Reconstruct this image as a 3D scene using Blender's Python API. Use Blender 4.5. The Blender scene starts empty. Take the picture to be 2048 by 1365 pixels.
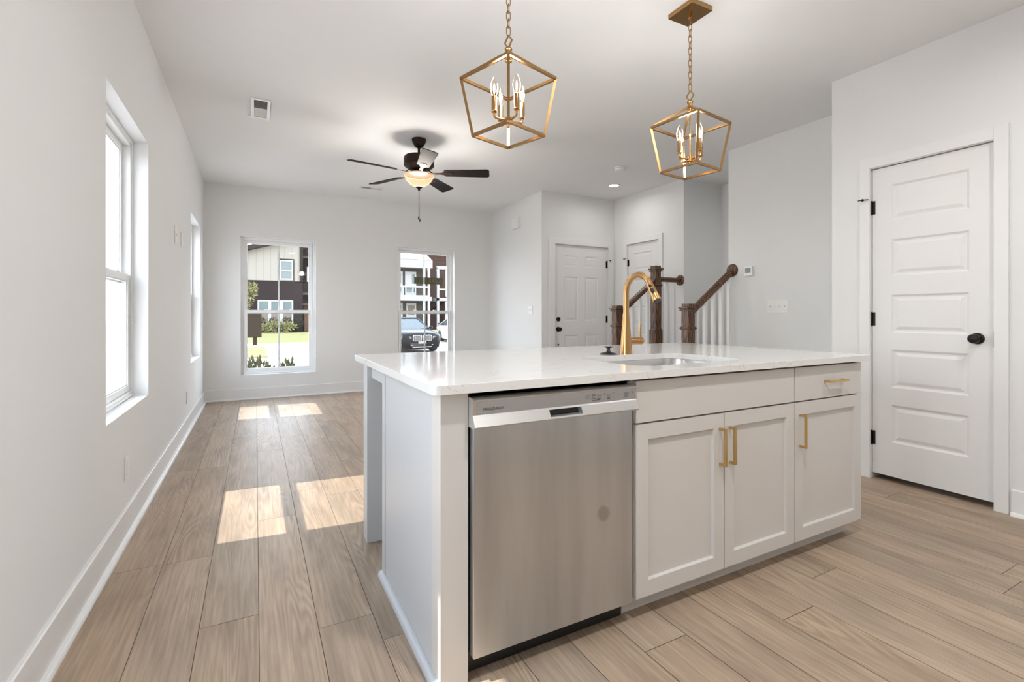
import bpy, bmesh, math, random
from mathutils import Vector, Matrix
random.seed(7)
C = bpy.context.scene.collection
SC = bpy.context.scene
R = math.radians

# ---------------------------------------------------------------- camera, world, sun, exposure
CAM_H = 1.08
cam = bpy.data.cameras.new('camera'); camo = bpy.data.objects.new('camera', cam); C.objects.link(camo)
cam.lens = 17.0; cam.sensor_width = 36.0; cam.sensor_fit = 'HORIZONTAL'
cam.shift_y = -52.0 / 2048.0
cam.clip_start = 0.05; cam.clip_end = 400
camo.location = (0, 0, CAM_H)
camo.rotation_euler = (R(90), 0, -R(27.93))
SC.camera = camo

SC.view_settings.view_transform = 'Standard'
SC.view_settings.look = 'None'
SC.view_settings.gamma = 1.0
SC.view_settings.use_curve_mapping = False
SC.view_settings.exposure = 0.14

SKY_STRENGTH = 8.5
SUN_STRENGTH = 7.0
W = bpy.data.worlds.new('sky'); SC.world = W; W.use_nodes = True
nt = W.node_tree; nt.nodes.clear()
wo = nt.nodes.new('ShaderNodeOutputWorld'); bg = nt.nodes.new('ShaderNodeBackground')
tc = nt.nodes.new('ShaderNodeTexCoord'); sep = nt.nodes.new('ShaderNodeSeparateXYZ'); rp = nt.nodes.new('ShaderNodeValToRGB')
nt.links.new(tc.outputs['Generated'], sep.inputs[0]); nt.links.new(sep.outputs['Z'], rp.inputs[0])
rp.color_ramp.elements[0].position = 0.0; rp.color_ramp.elements[0].color = (0.93, 0.95, 0.97, 1)
rp.color_ramp.elements[1].position = 0.7; rp.color_ramp.elements[1].color = (0.60, 0.73, 0.92, 1)
nt.links.new(rp.outputs[0], bg.inputs[0]); bg.inputs[1].default_value = SKY_STRENGTH
nt.links.new(bg.outputs[0], wo.inputs[0])
sun = bpy.data.lights.new('sun', 'SUN'); sun.energy = SUN_STRENGTH; sun.angle = R(0.5); sun.color = (1.0, 0.95, 0.88)
suno = bpy.data.objects.new('sun', sun); C.objects.link(suno)
suno.location = (-20, 5, 30)
suno.rotation_euler = Vector((0.668, -0.065, -1.0)).to_track_quat('-Z', 'Y').to_euler()

ADDED_CAN_POWER = 15.0        # each added kitchen ceiling light, out of view
PEND_POWER = 8.0        # each pendant
FAN_POWER = 58.0        # the fan bowl

# ---------------------------------------------------------------- materials
def nodes_of(name):
    m = bpy.data.materials.new(name); m.use_nodes = True
    t = m.node_tree; b = t.nodes['Principled BSDF']
    return m, t, b
def setin(b, k, v):
    if k in b.inputs: b.inputs[k].default_value = v
def mat(name, col, rough=0.5, metal=0.0, spec=0.5, emit=None, es=0.0, var=0.0, vscale=8.0, bump=0.0, bscale=200.0, coat=0.0, aniso=0.0):
    m, t, b = nodes_of(name)
    setin(b, 'Base Color', (*col, 1)); setin(b, 'Roughness', rough); setin(b, 'Metallic', metal)
    setin(b, 'Specular IOR Level', spec); setin(b, 'Coat Weight', coat); setin(b, 'Anisotropic', aniso)
    if emit: setin(b, 'Emission Color', (*emit, 1)); setin(b, 'Emission Strength', es)
    tcn = t.nodes.new('ShaderNodeTexCoord')
    if var > 0:
        n = t.nodes.new('ShaderNodeTexNoise'); n.inputs['Scale'].default_value = vscale; n.inputs['Detail'].default_value = 4
        t.links.new(tcn.outputs['Object'], n.inputs['Vector'])
        mx = t.nodes.new('ShaderNodeMix'); mx.data_type = 'RGBA'
        mx.inputs[6].default_value = (*[max(0, c * (1 - var)) for c in col], 1)
        mx.inputs[7].default_value = (*[min(1, c * (1 + var)) for c in col], 1)
        t.links.new(n.outputs['Fac'], mx.inputs[0]); t.links.new(mx.outputs[2], b.inputs['Base Color'])
    if bump > 0:
        n2 = t.nodes.new('ShaderNodeTexNoise'); n2.inputs['Scale'].default_value = bscale; n2.inputs['Detail'].default_value = 3
        t.links.new(tcn.outputs['Object'], n2.inputs['Vector'])
        bp = t.nodes.new('ShaderNodeBump'); bp.inputs['Strength'].default_value = bump; bp.inputs['Distance'].default_value = 0.002
        t.links.new(n2.outputs['Fac'], bp.inputs['Height']); t.links.new(bp.outputs[0], b.inputs['Normal'])
    return m

WALL_C = (0.80, 0.805, 0.80)
M_wall = mat('wall_paint', WALL_C, 0.75, spec=0.25, bump=0.06, bscale=260, var=0.01, vscale=3)
M_ceil = mat('ceiling_paint', (0.88, 0.885, 0.885), 0.9, spec=0.15, bump=0.08, bscale=220, var=0.01, vscale=3)
M_trim = mat('trim_enamel', (0.82, 0.82, 0.81), 0.32, spec=0.45, bump=0.02, bscale=90, var=0.008)
M_door = mat('door_enamel', (0.80, 0.795, 0.785), 0.38, spec=0.4, bump=0.03, bscale=120, var=0.008)
M_vinyl = mat('window_vinyl', (0.86, 0.87, 0.87), 0.35, var=0.01)
M_plate = mat('white_plastic', (0.84, 0.84, 0.82), 0.3, var=0.01)
M_screen = mat('grey_display', (0.22, 0.24, 0.23), 0.25, var=0.05)
M_cab = mat('cabinet_paint', (0.66, 0.635, 0.605), 0.33, spec=0.5, bump=0.03, bscale=70, var=0.015, vscale=5)
M_endp = mat('island_paint', (0.58, 0.59, 0.60), 0.33, spec=0.5, bump=0.03, bscale=70, var=0.015, vscale=5)
M_cabin = mat('cabinet_interior', (0.10, 0.08, 0.065), 0.7, var=0.1)
M_black = mat('black_plastic', (0.012, 0.012, 0.013), 0.4, var=0.1)
M_blackmetal = mat('black_metal', (0.014, 0.012, 0.011), 0.35, metal=0.6, var=0.1)
M_brass = mat('antique_brass', (0.43, 0.26, 0.11), 0.27, metal=1.0, var=0.06, vscale=30)
M_gold = mat('brushed_gold', (0.50, 0.295, 0.128), 0.29, metal=1.0, var=0.012, vscale=20)
M_pull = mat('satin_brass', (0.66, 0.46, 0.21), 0.28, metal=1.0, var=0.04, vscale=60)
M_sinkss = mat('sink_steel', (0.62, 0.61, 0.60), 0.28, metal=1.0, var=0.05, vscale=40)
M_panelss = mat('silver_panel', (0.62, 0.61, 0.60), 0.34, metal=0.75, var=0.02, vscale=20)
M_overlay = mat('grey_overlay', (0.40, 0.40, 0.405), 0.38, metal=0.2, var=0.02)
M_print = mat('dark_print', (0.03, 0.03, 0.032), 0.5, var=0.1)
M_newel_dark = None

def wood_mat(name, c1, c2, scale=14.0, rough=0.35, spec=0.5):
    m, t, b = nodes_of(name)
    tcn = t.nodes.new('ShaderNodeTexCoord'); mp = t.nodes.new('ShaderNodeMapping')
    mp.inputs['Scale'].default_value = (1, 1, 0.12)
    t.links.new(tcn.outputs['Object'], mp.inputs[0])
    wv = t.nodes.new('ShaderNodeTexWave'); wv.inputs['Scale'].default_value = scale; wv.inputs['Distortion'].default_value = 9; wv.inputs['Detail'].default_value = 3
    wv.bands_direction = 'DIAGONAL'
    t.links.new(mp.outputs[0], wv.inputs['Vector'])
    rm = t.nodes.new('ShaderNodeValToRGB'); rm.color_ramp.elements[0].color = (*c1, 1); rm.color_ramp.elements[1].color = (*c2, 1)
    rm.color_ramp.elements[0].position = 0.25
    t.links.new(wv.outputs['Fac'], rm.inputs[0]); t.links.new(rm.outputs[0], b.inputs['Base Color'])
    setin(b, 'Roughness', rough); setin(b, 'Specular IOR Level', spec)
    return m
M_stair = wood_mat('dark_oak', (0.042, 0.018, 0.008), (0.215, 0.100, 0.046), 26, 0.36)
M_fanwood = wood_mat('espresso_blade', (0.014, 0.012, 0.011), (0.026, 0.023, 0.020), 20, 0.7, 0.12)
M_bronze = mat('oil_rubbed_bronze', (0.030, 0.018, 0.012), 0.55, metal=0.5, spec=0.25, var=0.1)

def steel_mat():
    m, t, b = nodes_of('brushed_steel')
    setin(b, 'Base Color', (0.68, 0.71, 0.75, 1)); setin(b, 'Metallic', 1.0); setin(b, 'Roughness', 0.34); setin(b, 'Anisotropic', 0.75)
    tcn = t.nodes.new('ShaderNodeTexCoord'); mp = t.nodes.new('ShaderNodeMapping'); mp.inputs['Scale'].default_value = (2, 2, 420)
    n = t.nodes.new('ShaderNodeTexNoise'); n.inputs['Scale'].default_value = 3; n.inputs['Detail'].default_value = 2
    t.links.new(tcn.outputs['Object'], mp.inputs[0]); t.links.new(mp.outputs[0], n.inputs['Vector'])
    mr = t.nodes.new('ShaderNodeMapRange'); mr.inputs[3].default_value = 0.28; mr.inputs[4].default_value = 0.40
    t.links.new(n.outputs['Fac'], mr.inputs[0]); t.links.new(mr.outputs[0], b.inputs['Roughness'])
    tg = t.nodes.new('ShaderNodeTangent'); tg.direction_type = 'RADIAL'; tg.axis = 'Z'
    t.links.new(tg.outputs[0], b.inputs['Tangent'])
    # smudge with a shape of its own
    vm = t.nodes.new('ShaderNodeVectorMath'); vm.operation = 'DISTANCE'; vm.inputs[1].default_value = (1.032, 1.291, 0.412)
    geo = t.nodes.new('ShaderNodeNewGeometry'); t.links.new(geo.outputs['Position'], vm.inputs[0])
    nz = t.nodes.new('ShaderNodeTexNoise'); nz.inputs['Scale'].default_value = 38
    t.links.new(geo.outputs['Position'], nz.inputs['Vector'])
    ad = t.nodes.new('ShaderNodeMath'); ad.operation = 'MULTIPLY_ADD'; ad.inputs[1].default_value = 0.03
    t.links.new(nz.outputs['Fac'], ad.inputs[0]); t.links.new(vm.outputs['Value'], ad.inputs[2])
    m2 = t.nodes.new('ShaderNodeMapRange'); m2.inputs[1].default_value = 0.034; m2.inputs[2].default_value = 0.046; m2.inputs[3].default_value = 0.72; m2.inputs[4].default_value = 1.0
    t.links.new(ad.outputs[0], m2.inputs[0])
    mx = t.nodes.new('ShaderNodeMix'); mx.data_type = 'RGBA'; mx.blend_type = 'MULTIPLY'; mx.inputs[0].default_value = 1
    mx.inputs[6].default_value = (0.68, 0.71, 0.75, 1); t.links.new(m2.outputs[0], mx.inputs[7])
    mp6 = t.nodes.new('ShaderNodeMapping'); mp6.inputs['Scale'].default_value = (9, 9, 0.9); n6 = t.nodes.new('ShaderNodeTexNoise'); n6.inputs['Scale'].default_value = 1.0; n6.inputs['Detail'].default_value = 3  # vertical streaks in the colour stand in for blurred room reflections
    t.links.new(geo.outputs['Position'], mp6.inputs[0]); t.links.new(mp6.outputs[0], n6.inputs['Vector'])
    r6 = t.nodes.new('ShaderNodeMapRange'); r6.inputs[1].default_value = 0.35; r6.inputs[2].default_value = 0.62; r6.inputs[3].default_value = 0.80; r6.inputs[4].default_value = 1.0
    t.links.new(n6.outputs['Fac'], r6.inputs[0])
    mx7 = t.nodes.new('ShaderNodeMix'); mx7.data_type = 'RGBA'; mx7.blend_type = 'MULTIPLY'; mx7.inputs[0].default_value = 1
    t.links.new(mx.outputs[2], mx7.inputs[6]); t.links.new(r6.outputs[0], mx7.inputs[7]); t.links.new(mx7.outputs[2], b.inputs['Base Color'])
    return m
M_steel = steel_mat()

def quartz_mat():
    m, t, b = nodes_of('white_quartz')
    tcn = t.nodes.new('ShaderNodeTexCoord')
    n1 = t.nodes.new('ShaderNodeTexNoise'); n1.inputs['Scale'].default_value = 5.5; n1.inputs['Detail'].default_value = 7; n1.inputs['Distortion'].default_value = 1.6
    t.links.new(tcn.outputs['Object'], n1.inputs['Vector'])
    sb = t.nodes.new('ShaderNodeMath'); sb.operation = 'SUBTRACT'; sb.inputs[1].default_value = 0.5
    ab = t.nodes.new('ShaderNodeMath'); ab.operation = 'ABSOLUTE'
    t.links.new(n1.outputs['Fac'], sb.inputs[0]); t.links.new(sb.outputs[0], ab.inputs[0])
    vr = t.nodes.new('ShaderNodeMapRange'); vr.inputs[1].default_value = 0.0; vr.inputs[2].default_value = 0.010; vr.inputs[3].default_value = 1.0; vr.inputs[4].default_value = 0.0
    t.links.new(ab.outputs[0], vr.inputs[0])
    n2 = t.nodes.new('ShaderNodeTexNoise'); n2.inputs['Scale'].default_value = 11; n2.inputs['Detail'].default_value = 3
    t.links.new(tcn.outputs['Object'], n2.inputs['Vector'])
    r2 = t.nodes.new('ShaderNodeMapRange'); r2.inputs[1].default_value = 0.52; r2.inputs[2].default_value = 0.70; r2.inputs[3].default_value = 0.0; r2.inputs[4].default_value = 0.8
    t.links.new(n2.outputs['Fac'], r2.inputs[0])
    mu = t.nodes.new('ShaderNodeMath'); mu.operation = 'MULTIPLY'; t.links.new(vr.outputs[0], mu.inputs[0]); t.links.new(r2.outputs[0], mu.inputs[1])
    mx = t.nodes.new('ShaderNodeMix'); mx.data_type = 'RGBA'; mx.inputs[6].default_value = (0.80, 0.79, 0.775, 1); mx.inputs[7].default_value = (0.33, 0.31, 0.30, 1)
    t.links.new(mu.outputs[0], mx.inputs[0]); t.links.new(mx.outputs[2], b.inputs['Base Color'])
    setin(b, 'Roughness', 0.09); setin(b, 'Specular IOR Level', 0.55)
    return m
M_quartz = quartz_mat()

def floor_mat():
    m, t, b = nodes_of('oak_plank')
    uv = t.nodes.new('ShaderNodeUVMap'); uv.uv_map = 'grain'
    at = t.nodes.new('ShaderNodeAttribute'); at.attribute_name = 'tone'
    # fine long grain
    mp = t.nodes.new('ShaderNodeMapping'); mp.inputs['Scale'].default_value = (3.4, 88.0, 1)
    t.links.new(uv.outputs[0], mp.inputs[0])
    n1 = t.nodes.new('ShaderNodeTexNoise'); n1.inputs['Scale'].default_value = 1.0; n1.inputs['Detail'].default_value = 6; n1.inputs['Roughness'].default_value = 0.62
    t.links.new(mp.outputs[0], n1.inputs['Vector'])
    # cathedral rings
    mp2 = t.nodes.new('ShaderNodeMapping'); mp2.inputs['Scale'].default_value = (0.7, 6.5, 1)
    t.links.new(uv.outputs[0], mp2.inputs[0])
    nd = t.nodes.new('ShaderNodeTexNoise'); nd.inputs['Scale'].default_value = 1.0; nd.inputs['Detail'].default_value = 1.5; nd.inputs['Distortion'].default_value = 0.4
    t.links.new(mp2.outputs[0], nd.inputs['Vector'])
    ml = t.nodes.new('ShaderNodeMath'); ml.operation = 'MULTIPLY'; ml.inputs[1].default_value = 150
    t.links.new(nd.outputs['Fac'], ml.inputs[0])
    sn = t.nodes.new('ShaderNodeMath'); sn.operation = 'SINE'; t.links.new(ml.outputs[0], sn.inputs[0])
    sr = t.nodes.new('ShaderNodeMapRange'); sr.inputs[1].default_value = -1; sr.inputs[2].default_value = 1; sr.inputs[3].default_value = 0; sr.inputs[4].default_value = 1
    t.links.new(sn.outputs[0], sr.inputs[0])
    # patchy mask for the rings
    mp3 = t.nodes.new('ShaderNodeMapping'); mp3.inputs['Scale'].default_value = (1.4, 5.0, 1); mp3.inputs['Location'].default_value = (31, 7, 0)
    t.links.new(uv.outputs[0], mp3.inputs[0])
    nm = t.nodes.new('ShaderNodeTexNoise'); nm.inputs['Scale'].default_value = 1.0; nm.inputs['Detail'].default_value = 2
    t.links.new(mp3.outputs[0], nm.inputs['Vector'])
    mk = t.nodes.new('ShaderNodeMapRange'); mk.inputs[1].default_value = 0.46; mk.inputs[2].default_value = 0.68; mk.inputs[3].default_value = 0.02; mk.inputs[4].default_value = 0.36
    t.links.new(nm.outputs['Fac'], mk.inputs[0])
    fm = t.nodes.new('ShaderNodeMix'); fm.data_type = 'FLOAT'
    t.links.new(mk.outputs[0], fm.inputs[0]); t.links.new(n1.outputs['Fac'], fm.inputs[2]); t.links.new(sr.outputs[0], fm.inputs[3])
    rm = t.nodes.new('ShaderNodeValToRGB')
    e = rm.color_ramp.elements; e[0].position = 0.22; e[0].color = (0.290, 0.208, 0.146, 1); e[1].position = 0.78; e[1].color = (0.510, 0.392, 0.286, 1)
    t.links.new(fm.outputs[0], rm.inputs[0])
    # broad darker smears
    mp4 = t.nodes.new('ShaderNodeMapping'); mp4.inputs['Scale'].default_value = (2.2, 9.0, 1); mp4.inputs['Location'].default_value = (3, 57, 0)
    t.links.new(uv.outputs[0], mp4.inputs[0])
    n5 = t.nodes.new('ShaderNodeTexNoise'); n5.inputs['Scale'].default_value = 1.0; n5.inputs['Detail'].default_value = 3
    t.links.new(mp4.outputs[0], n5.inputs['Vector'])
    r5 = t.nodes.new('ShaderNodeMapRange'); r5.inputs[1].default_value = 0.3; r5.inputs[2].default_value = 0.62; r5.inputs[3].default_value = 0.78; r5.inputs[4].default_value = 1.04
    t.links.new(n5.outputs['Fac'], r5.inputs[0])
    m1 = t.nodes.new('ShaderNodeMix'); m1.data_type = 'RGBA'; m1.blend_type = 'MULTIPLY'; m1.inputs[0].default_value = 1
    t.links.new(rm.outputs[0], m1.inputs[6]); t.links.new(r5.outputs[0], m1.inputs[7])
    m2 = t.nodes.new('ShaderNodeMix'); m2.data_type = 'RGBA'; m2.blend_type = 'MULTIPLY'; m2.inputs[0].default_value = 1
    t.links.new(m1.outputs[2], m2.inputs[6]); t.links.new(at.outputs['Color'], m2.inputs[7])
    t.links.new(m2.outputs[2], b.inputs['Base Color'])
    bp = t.nodes.new('ShaderNodeBump'); bp.inputs['Strength'].default_value = 0.12; bp.inputs['Distance'].default_value = 0.001
    t.links.new(fm.outputs[0], bp.inputs['Height']); t.links.new(bp.outputs[0], b.inputs['Normal'])
    setin(b, 'Roughness', 0.44); setin(b, 'Specular IOR Level', 0.4)
    return m
M_floor = floor_mat()
M_groove = mat('plank_groove', (0.13, 0.095, 0.07), 0.8, var=0.1)

def glass_mat(name, tint=(1, 1, 1), refl=1.0):
    m = bpy.data.materials.new(name); m.use_nodes = True; t = m.node_tree; t.nodes.clear()
    o = t.nodes.new('ShaderNodeOutputMaterial'); mx = t.nodes.new('ShaderNodeMixShader')
    tr = t.nodes.new('ShaderNodeBsdfTransparent'); gl = t.nodes.new('ShaderNodeBsdfGlossy'); fr = t.nodes.new('ShaderNodeFresnel')
    tr.inputs[0].default_value = (*tint, 1); gl.inputs['Roughness'].default_value = 0.0; 
    ge = t.nodes.new('ShaderNodeNewGeometry'); io = t.nodes.new('ShaderNodeMapRange'); io.inputs[3].default_value = 1.5; io.inputs[4].default_value = 1 / 1.5
    t.links.new(ge.outputs['Backfacing'], io.inputs[0]); t.links.new(io.outputs[0], fr.inputs[0])
    t.links.new(fr.outputs[0], mx.inputs[0]); t.links.new(tr.outputs[0], mx.inputs[1]); t.links.new(gl.outputs[0], mx.inputs[2]); t.links.new(mx.outputs[0], o.inputs[0])
    return m
M_glass = glass_mat('window_glass', (0.96, 0.97, 0.97))
M_bulbglass = glass_mat('bulb_glass', (1.0, 0.96, 0.90))
M_filament = mat('glowing_filament', (1, 0.8, 0.5), 0.5, emit=(1.0, 0.72, 0.38), es=4.5)
def bowl_mat():
    m, t, b = nodes_of('alabaster_glass')
    setin(b, 'Base Color', (0.035, 0.025, 0.018, 1)); setin(b, 'Roughness', 0.3); setin(b, 'Emission Color', (1.0, 0.60, 0.34, 1))
    tcn = t.nodes.new('ShaderNodeTexCoord'); n = t.nodes.new('ShaderNodeTexNoise'); n.inputs['Scale'].default_value = 9; n.inputs['Detail'].default_value = 4
    t.links.new(tcn.outputs['Object'], n.inputs['Vector'])
    mr = t.nodes.new('ShaderNodeMapRange'); mr.inputs[3].default_value = 0.75; mr.inputs[4].default_value = 1.25
    t.links.new(n.outputs['Fac'], mr.inputs[0]); t.links.new(mr.outputs[0], b.inputs['Emission Strength'])
    tr = t.nodes.new('ShaderNodeBsdfTransparent'); tr.inputs[0].default_value = (1.0, 0.93, 0.85, 1); mx = t.nodes.new('ShaderNodeMixShader'); mx.inputs[0].default_value = 0.55
    o = t.nodes['Material Output']; t.links.new(tr.outputs[0], mx.inputs[1]); t.links.new(b.outputs[0], mx.inputs[2]); t.links.new(mx.outputs[0], o.inputs[0])
    return m
M_bowl = bowl_mat()
M_candisc = mat('lit_diffuser', (0.9, 0.9, 0.85), 0.5, emit=(1.0, 0.86, 0.66), es=6.0)

# ---------------------------------------------------------------- mesh builder
class MB:
    def __init__(s): s.v = []; s.f = []
    def add(s, vs, fs):
        o = len(s.v); s.v += [Vector(p) for p in vs]; s.f += [tuple(i + o for i in f) for f in fs]; return s
    def box(s, x0, x1, y0, y1, z0, z1):
        x0, x1 = min(x0, x1), max(x0, x1); y0, y1 = min(y0, y1), max(y0, y1); z0, z1 = min(z0, z1), max(z0, z1)
        v = [(x0,y0,z0),(x1,y0,z0),(x1,y1,z0),(x0,y1,z0),(x0,y0,z1),(x1,y0,z1),(x1,y1,z1),(x0,y1,z1)]
        return s.add(v, [(3,2,1,0),(4,5,6,7),(0,1,5,4),(1,2,6,5),(2,3,7,6),(3,0,4,7)])
    def prism(s, poly, axis, a, b):
        # poly: list of 2D points (counter-clockwise seen from +axis); axis 'x': (y,z), 'y': (z,x), 'z': (x,y)
        def P(p, t):
            return {'x': (t, p[0], p[1]), 'y': (p[1], t, p[0]), 'z': (p[0], p[1], t)}[axis]
        n = len(poly); v = [P(p, a) for p in poly] + [P(p, b) for p in poly]
        f = [tuple(range(n - 1, -1, -1)), tuple(range(n, 2 * n))]
        f += [(i, (i + 1) % n, n + (i + 1) % n, n + i) for i in range(n)]
        return s.add(v, f)
    def lathe(s, prof, c=(0, 0, 0), axis='z', n=32, cap=True):
        # prof: list of (radius, height)
        c = Vector(c); vs = []; fs = []
        def P(r, h, a):
            x, y = r * math.cos(a), r * math.sin(a)
            return c + Vector({'z': (x, y, h), 'x': (h, x, y), 'y': (y, h, x)}[axis])
        for r, h in prof:
            for k in range(n): vs.append(P(max(r, 1e-5), h, 2 * math.pi * k / n))
        for i in range(len(prof) - 1):
            for k in range(n):
                k2 = (k + 1) % n
                fs.append((i*n+k, i*n+k2, (i+1)*n+k2, (i+1)*n+k))
        if cap:
            fs.append(tuple(range(n - 1, -1, -1))); L = len(prof) - 1
            fs.append(tuple(L*n + k for k in range(n)))
        return s.add(vs, fs)
    def tube(s, pts, r, n=10, closed=False, cap=True):
        pts = [Vector(p) for p in pts]; m = len(pts)
        rs = r if isinstance(r, (list, tuple)) else [r] * m
        vs = []; fs = []; up = None
        for i, p in enumerate(pts):
            a = pts[(i - 1) % m] if (closed or i > 0) else p; b = pts[(i + 1) % m] if (closed or i < m - 1) else p
            d = (b - a).normalized()
            if up is None:
                up = Vector((0, 0, 1)) if abs(d.z) < 0.9 else Vector((1, 0, 0))
            u = (up - d * up.dot(d)).normalized(); w = d.cross(u); up = u
            for k in range(n):
                t = 2 * math.pi * k / n
                vs.append(p + (u * math.cos(t) + w * math.sin(t)) * rs[i])
        for i in range(m if closed else m - 1):
            j = (i + 1) % m
            for k in range(n):
                k2 = (k + 1) % n
                fs.append((i*n+k, i*n+k2, j*n+k2, j*n+k))
        if cap and not closed:
            fs.append(tuple(range(n - 1, -1, -1))); fs.append(tuple((m-1)*n + k for k in range(n)))
        return s.add(vs, fs)
    def bar(s, a, b, w, h=None, up=(0, 0, 1)):
        # square bar from a to b
        h = h or w; a = Vector(a); b = Vector(b); d = (b - a).normalized(); u = Vector(up)
        if abs(d.dot(u)) > 0.98: u = Vector((1, 0, 0))
        u = (u - d * u.dot(d)).normalized(); q = d.cross(u)
        vs = [p + q * (sx * w / 2) + u * (sy * h / 2) for p in (a, b) for sx, sy in ((-1,-1),(1,-1),(1,1),(-1,1))]
        return s.add(vs, [(3,2,1,0),(4,5,6,7),(0,1,5,4),(1,2,6,5),(2,3,7,6),(3,0,4,7)])
    def ball(s, c, rx, ry=None, rz=None, n=16, m=10):
        ry = ry or rx; rz = rz or rx
        prof = [(math.sin(math.pi * i / m), -math.cos(math.pi * i / m)) for i in range(m + 1)]
        t = MB().lathe(prof, (0, 0, 0), 'z', n, cap=False)
        return s.add([(c[0] + p.x * rx, c[1] + p.y * ry, c[2] + p.z * rz) for p in t.v], t.f)
    def slab(s, O, u, v, n, Wd, H, T, panels=(), prof=()):
        # front of size Wd x H with sunk panels (u0,u1,v0,v1); prof: (inset, depth) rings
        O, u, v, n = Vector(O), Vector(u), Vector(v), Vector(n)
        P = lambda a, b, d=0.0: O + u * a + v * b + n * d
        us = sorted({0, Wd, *[p[0] for p in panels], *[p[1] for p in panels]}); vv = sorted({0, H, *[p[2] for p in panels], *[p[3] for p in panels]})
        for i in range(len(us) - 1):
            for j in range(len(vv) - 1):
                cu, cv = (us[i] + us[i+1]) / 2, (vv[j] + vv[j+1]) / 2
                if any(p[0] < cu < p[1] and p[2] < cv < p[3] for p in panels): continue
                s.add([P(us[i], vv[j]), P(us[i+1], vv[j]), P(us[i+1], vv[j+1]), P(us[i], vv[j+1])], [(0,1,2,3)])
        for (a0, a1, b0, b1) in panels:
            prev = (0.0, 0.0)
            for (ins, dep) in prof:
                A = [P(a0+prev[0], b0+prev[0], prev[1]), P(a1-prev[0], b0+prev[0], prev[1]), P(a1-prev[0], b1-prev[0], prev[1]), P(a0+prev[0], b1-prev[0], prev[1])]
                B = [P(a0+ins, b0+ins, dep), P(a1-ins, b0+ins, dep), P(a1-ins, b1-ins, dep), P(a0+ins, b1-ins, dep)]
                s.add(A + B, [(i, (i+1) % 4, 4 + (i+1) % 4, 4 + i) for i in range(4)]); prev = (ins, dep)
            i_, d_ = prev
            s.add([P(a0+i_, b0+i_, d_), P(a1-i_, b0+i_, d_), P(a1-i_, b1-i_, d_), P(a0+i_, b1-i_, d_)], [(0,1,2,3)])
        F = [P(0,0), P(Wd,0), P(Wd,H), P(0,H)]; B = [P(0,0,-T), P(Wd,0,-T), P(Wd,H,-T), P(0,H,-T)]
        s.add(F + B, [(1,0,4,5),(2,1,5,6),(3,2,6,7),(0,3,7,4),(7,6,5,4)])
        return s
    def xf(s, M):
        s.v = [M @ p for p in s.v]; return s
    def build(s, name, m, parent=None, bevel=0.0, seg=2, smooth=None, world=True, weld=True):
        me = bpy.data.meshes.new(name)
        o_ = Vector((0, 0, 0))
        if parent is not None and world:
            p = parent
            while p is not None: o_ = o_ + p.location; p = p.parent
        me.from_pydata([tuple(p - o_) for p in s.v], [], s.f)
        if weld:
            bm = bmesh.new(); bm.from_mesh(me); bmesh.ops.remove_doubles(bm, verts=bm.verts, dist=1e-5)
            bmesh.ops.recalc_face_normals(bm, faces=bm.faces); bm.to_mesh(me); bm.free()
        for mm in (m if isinstance(m, (list, tuple)) else [m]): me.materials.append(mm)
        if smooth is not None:
            for p in me.polygons: p.use_smooth = True
            me.set_sharp_from_angle(angle=R(smooth))
        o = bpy.data.objects.new(name, me); C.objects.link(o)
        if parent is not None: o.parent = parent
        if bevel > 0:
            bv = o.modifiers.new('bevel', 'BEVEL'); bv.width = bevel; bv.segments = seg; bv.limit_method = 'ANGLE'; bv.angle_limit = R(40)
            if smooth is None:
                pass
        return o

def tag(o, label=None, cat=None, group=None, kind=None):
    if label: o['label'] = label
    if cat: o['category'] = cat
    if group: o['group'] = group
    if kind: o['kind'] = kind
    return o
def thing(name, label, cat, loc=(0, 0, 0), rz=0.0, group=None, kind=None):
    o = bpy.data.objects.new(name, None); C.objects.link(o); o.location = loc; o.rotation_euler = (0, 0, rz)
    o.empty_display_size = 0.1
    return tag(o, label, cat, group, kind)
def struct(o, label, cat): return tag(o, label, cat, None, 'structure')
def copy_tree(o, parent=None):
    c = o.copy(); C.objects.link(c); c.parent = parent
    for ch in o.children: copy_tree(ch, c)
    return c
def rrect(x0, x1, y0, y1, r, n=8):
    pts = []
    for cx, cy, a0 in ((x1-r, y0+r, -90), (x1-r, y1-r, 0), (x0+r, y1-r, 90), (x0+r, y0+r, 180)):
        for k in range(n + 1):
            a = R(a0 + 90.0 * k / n); pts.append((cx + r * math.cos(a), cy + r * math.sin(a)))
    return pts

# ---------------------------------------------------------------- setting: shell
CE = 2.73
LX = -0.565            # left wall face
BY = 7.06              # back wall face
WT = 0.16
def wall_with_holes(axis, f0, f1, a0, a1, z0, z1, holes):
    # axis 'x': wall plane at constant x between f0 and f1, running along y from a0..a1
    m = MB(); A = sorted({a0, a1, *[h[0] for h in holes], *[h[1] for h in holes]}); Z = sorted({z0, z1, *[h[2] for h in holes], *[h[3] for h in holes]})
    for i in range(len(A) - 1):
        for j in range(len(Z) - 1):
            ca, cz = (A[i] + A[i+1]) / 2, (Z[j] + Z[j+1]) / 2
            if any(h[0] < ca < h[1] and h[2] < cz < h[3] for h in holes): continue
            if axis == 'x': m.box(f0, f1, A[i], A[i+1], Z[j], Z[j+1])
            else: m.box(A[i], A[i+1], f0, f1, Z[j], Z[j+1])
    return m
LW = [(2.638, 3.56, 0.605, 2.10), (5.69, 6.61, 0.605, 2.10), (0.605, 1.525, 0.605, 2.10)]
BW = [(-0.172, 0.72, 0.31, 2.087), (1.842, 2.729, 0.31, 2.087)]
PD = (1.108, 1.725, -0.01, 2.050)      # pantry door opening along y
FD = (3.545, 4.453, -0.01, 2.043)      # front door opening along x
CD = (4.594, 5.197, -0.01, 2.060)      # closet door opening along y
RY = -2.30                              # kitchen end wall behind the camera

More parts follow.
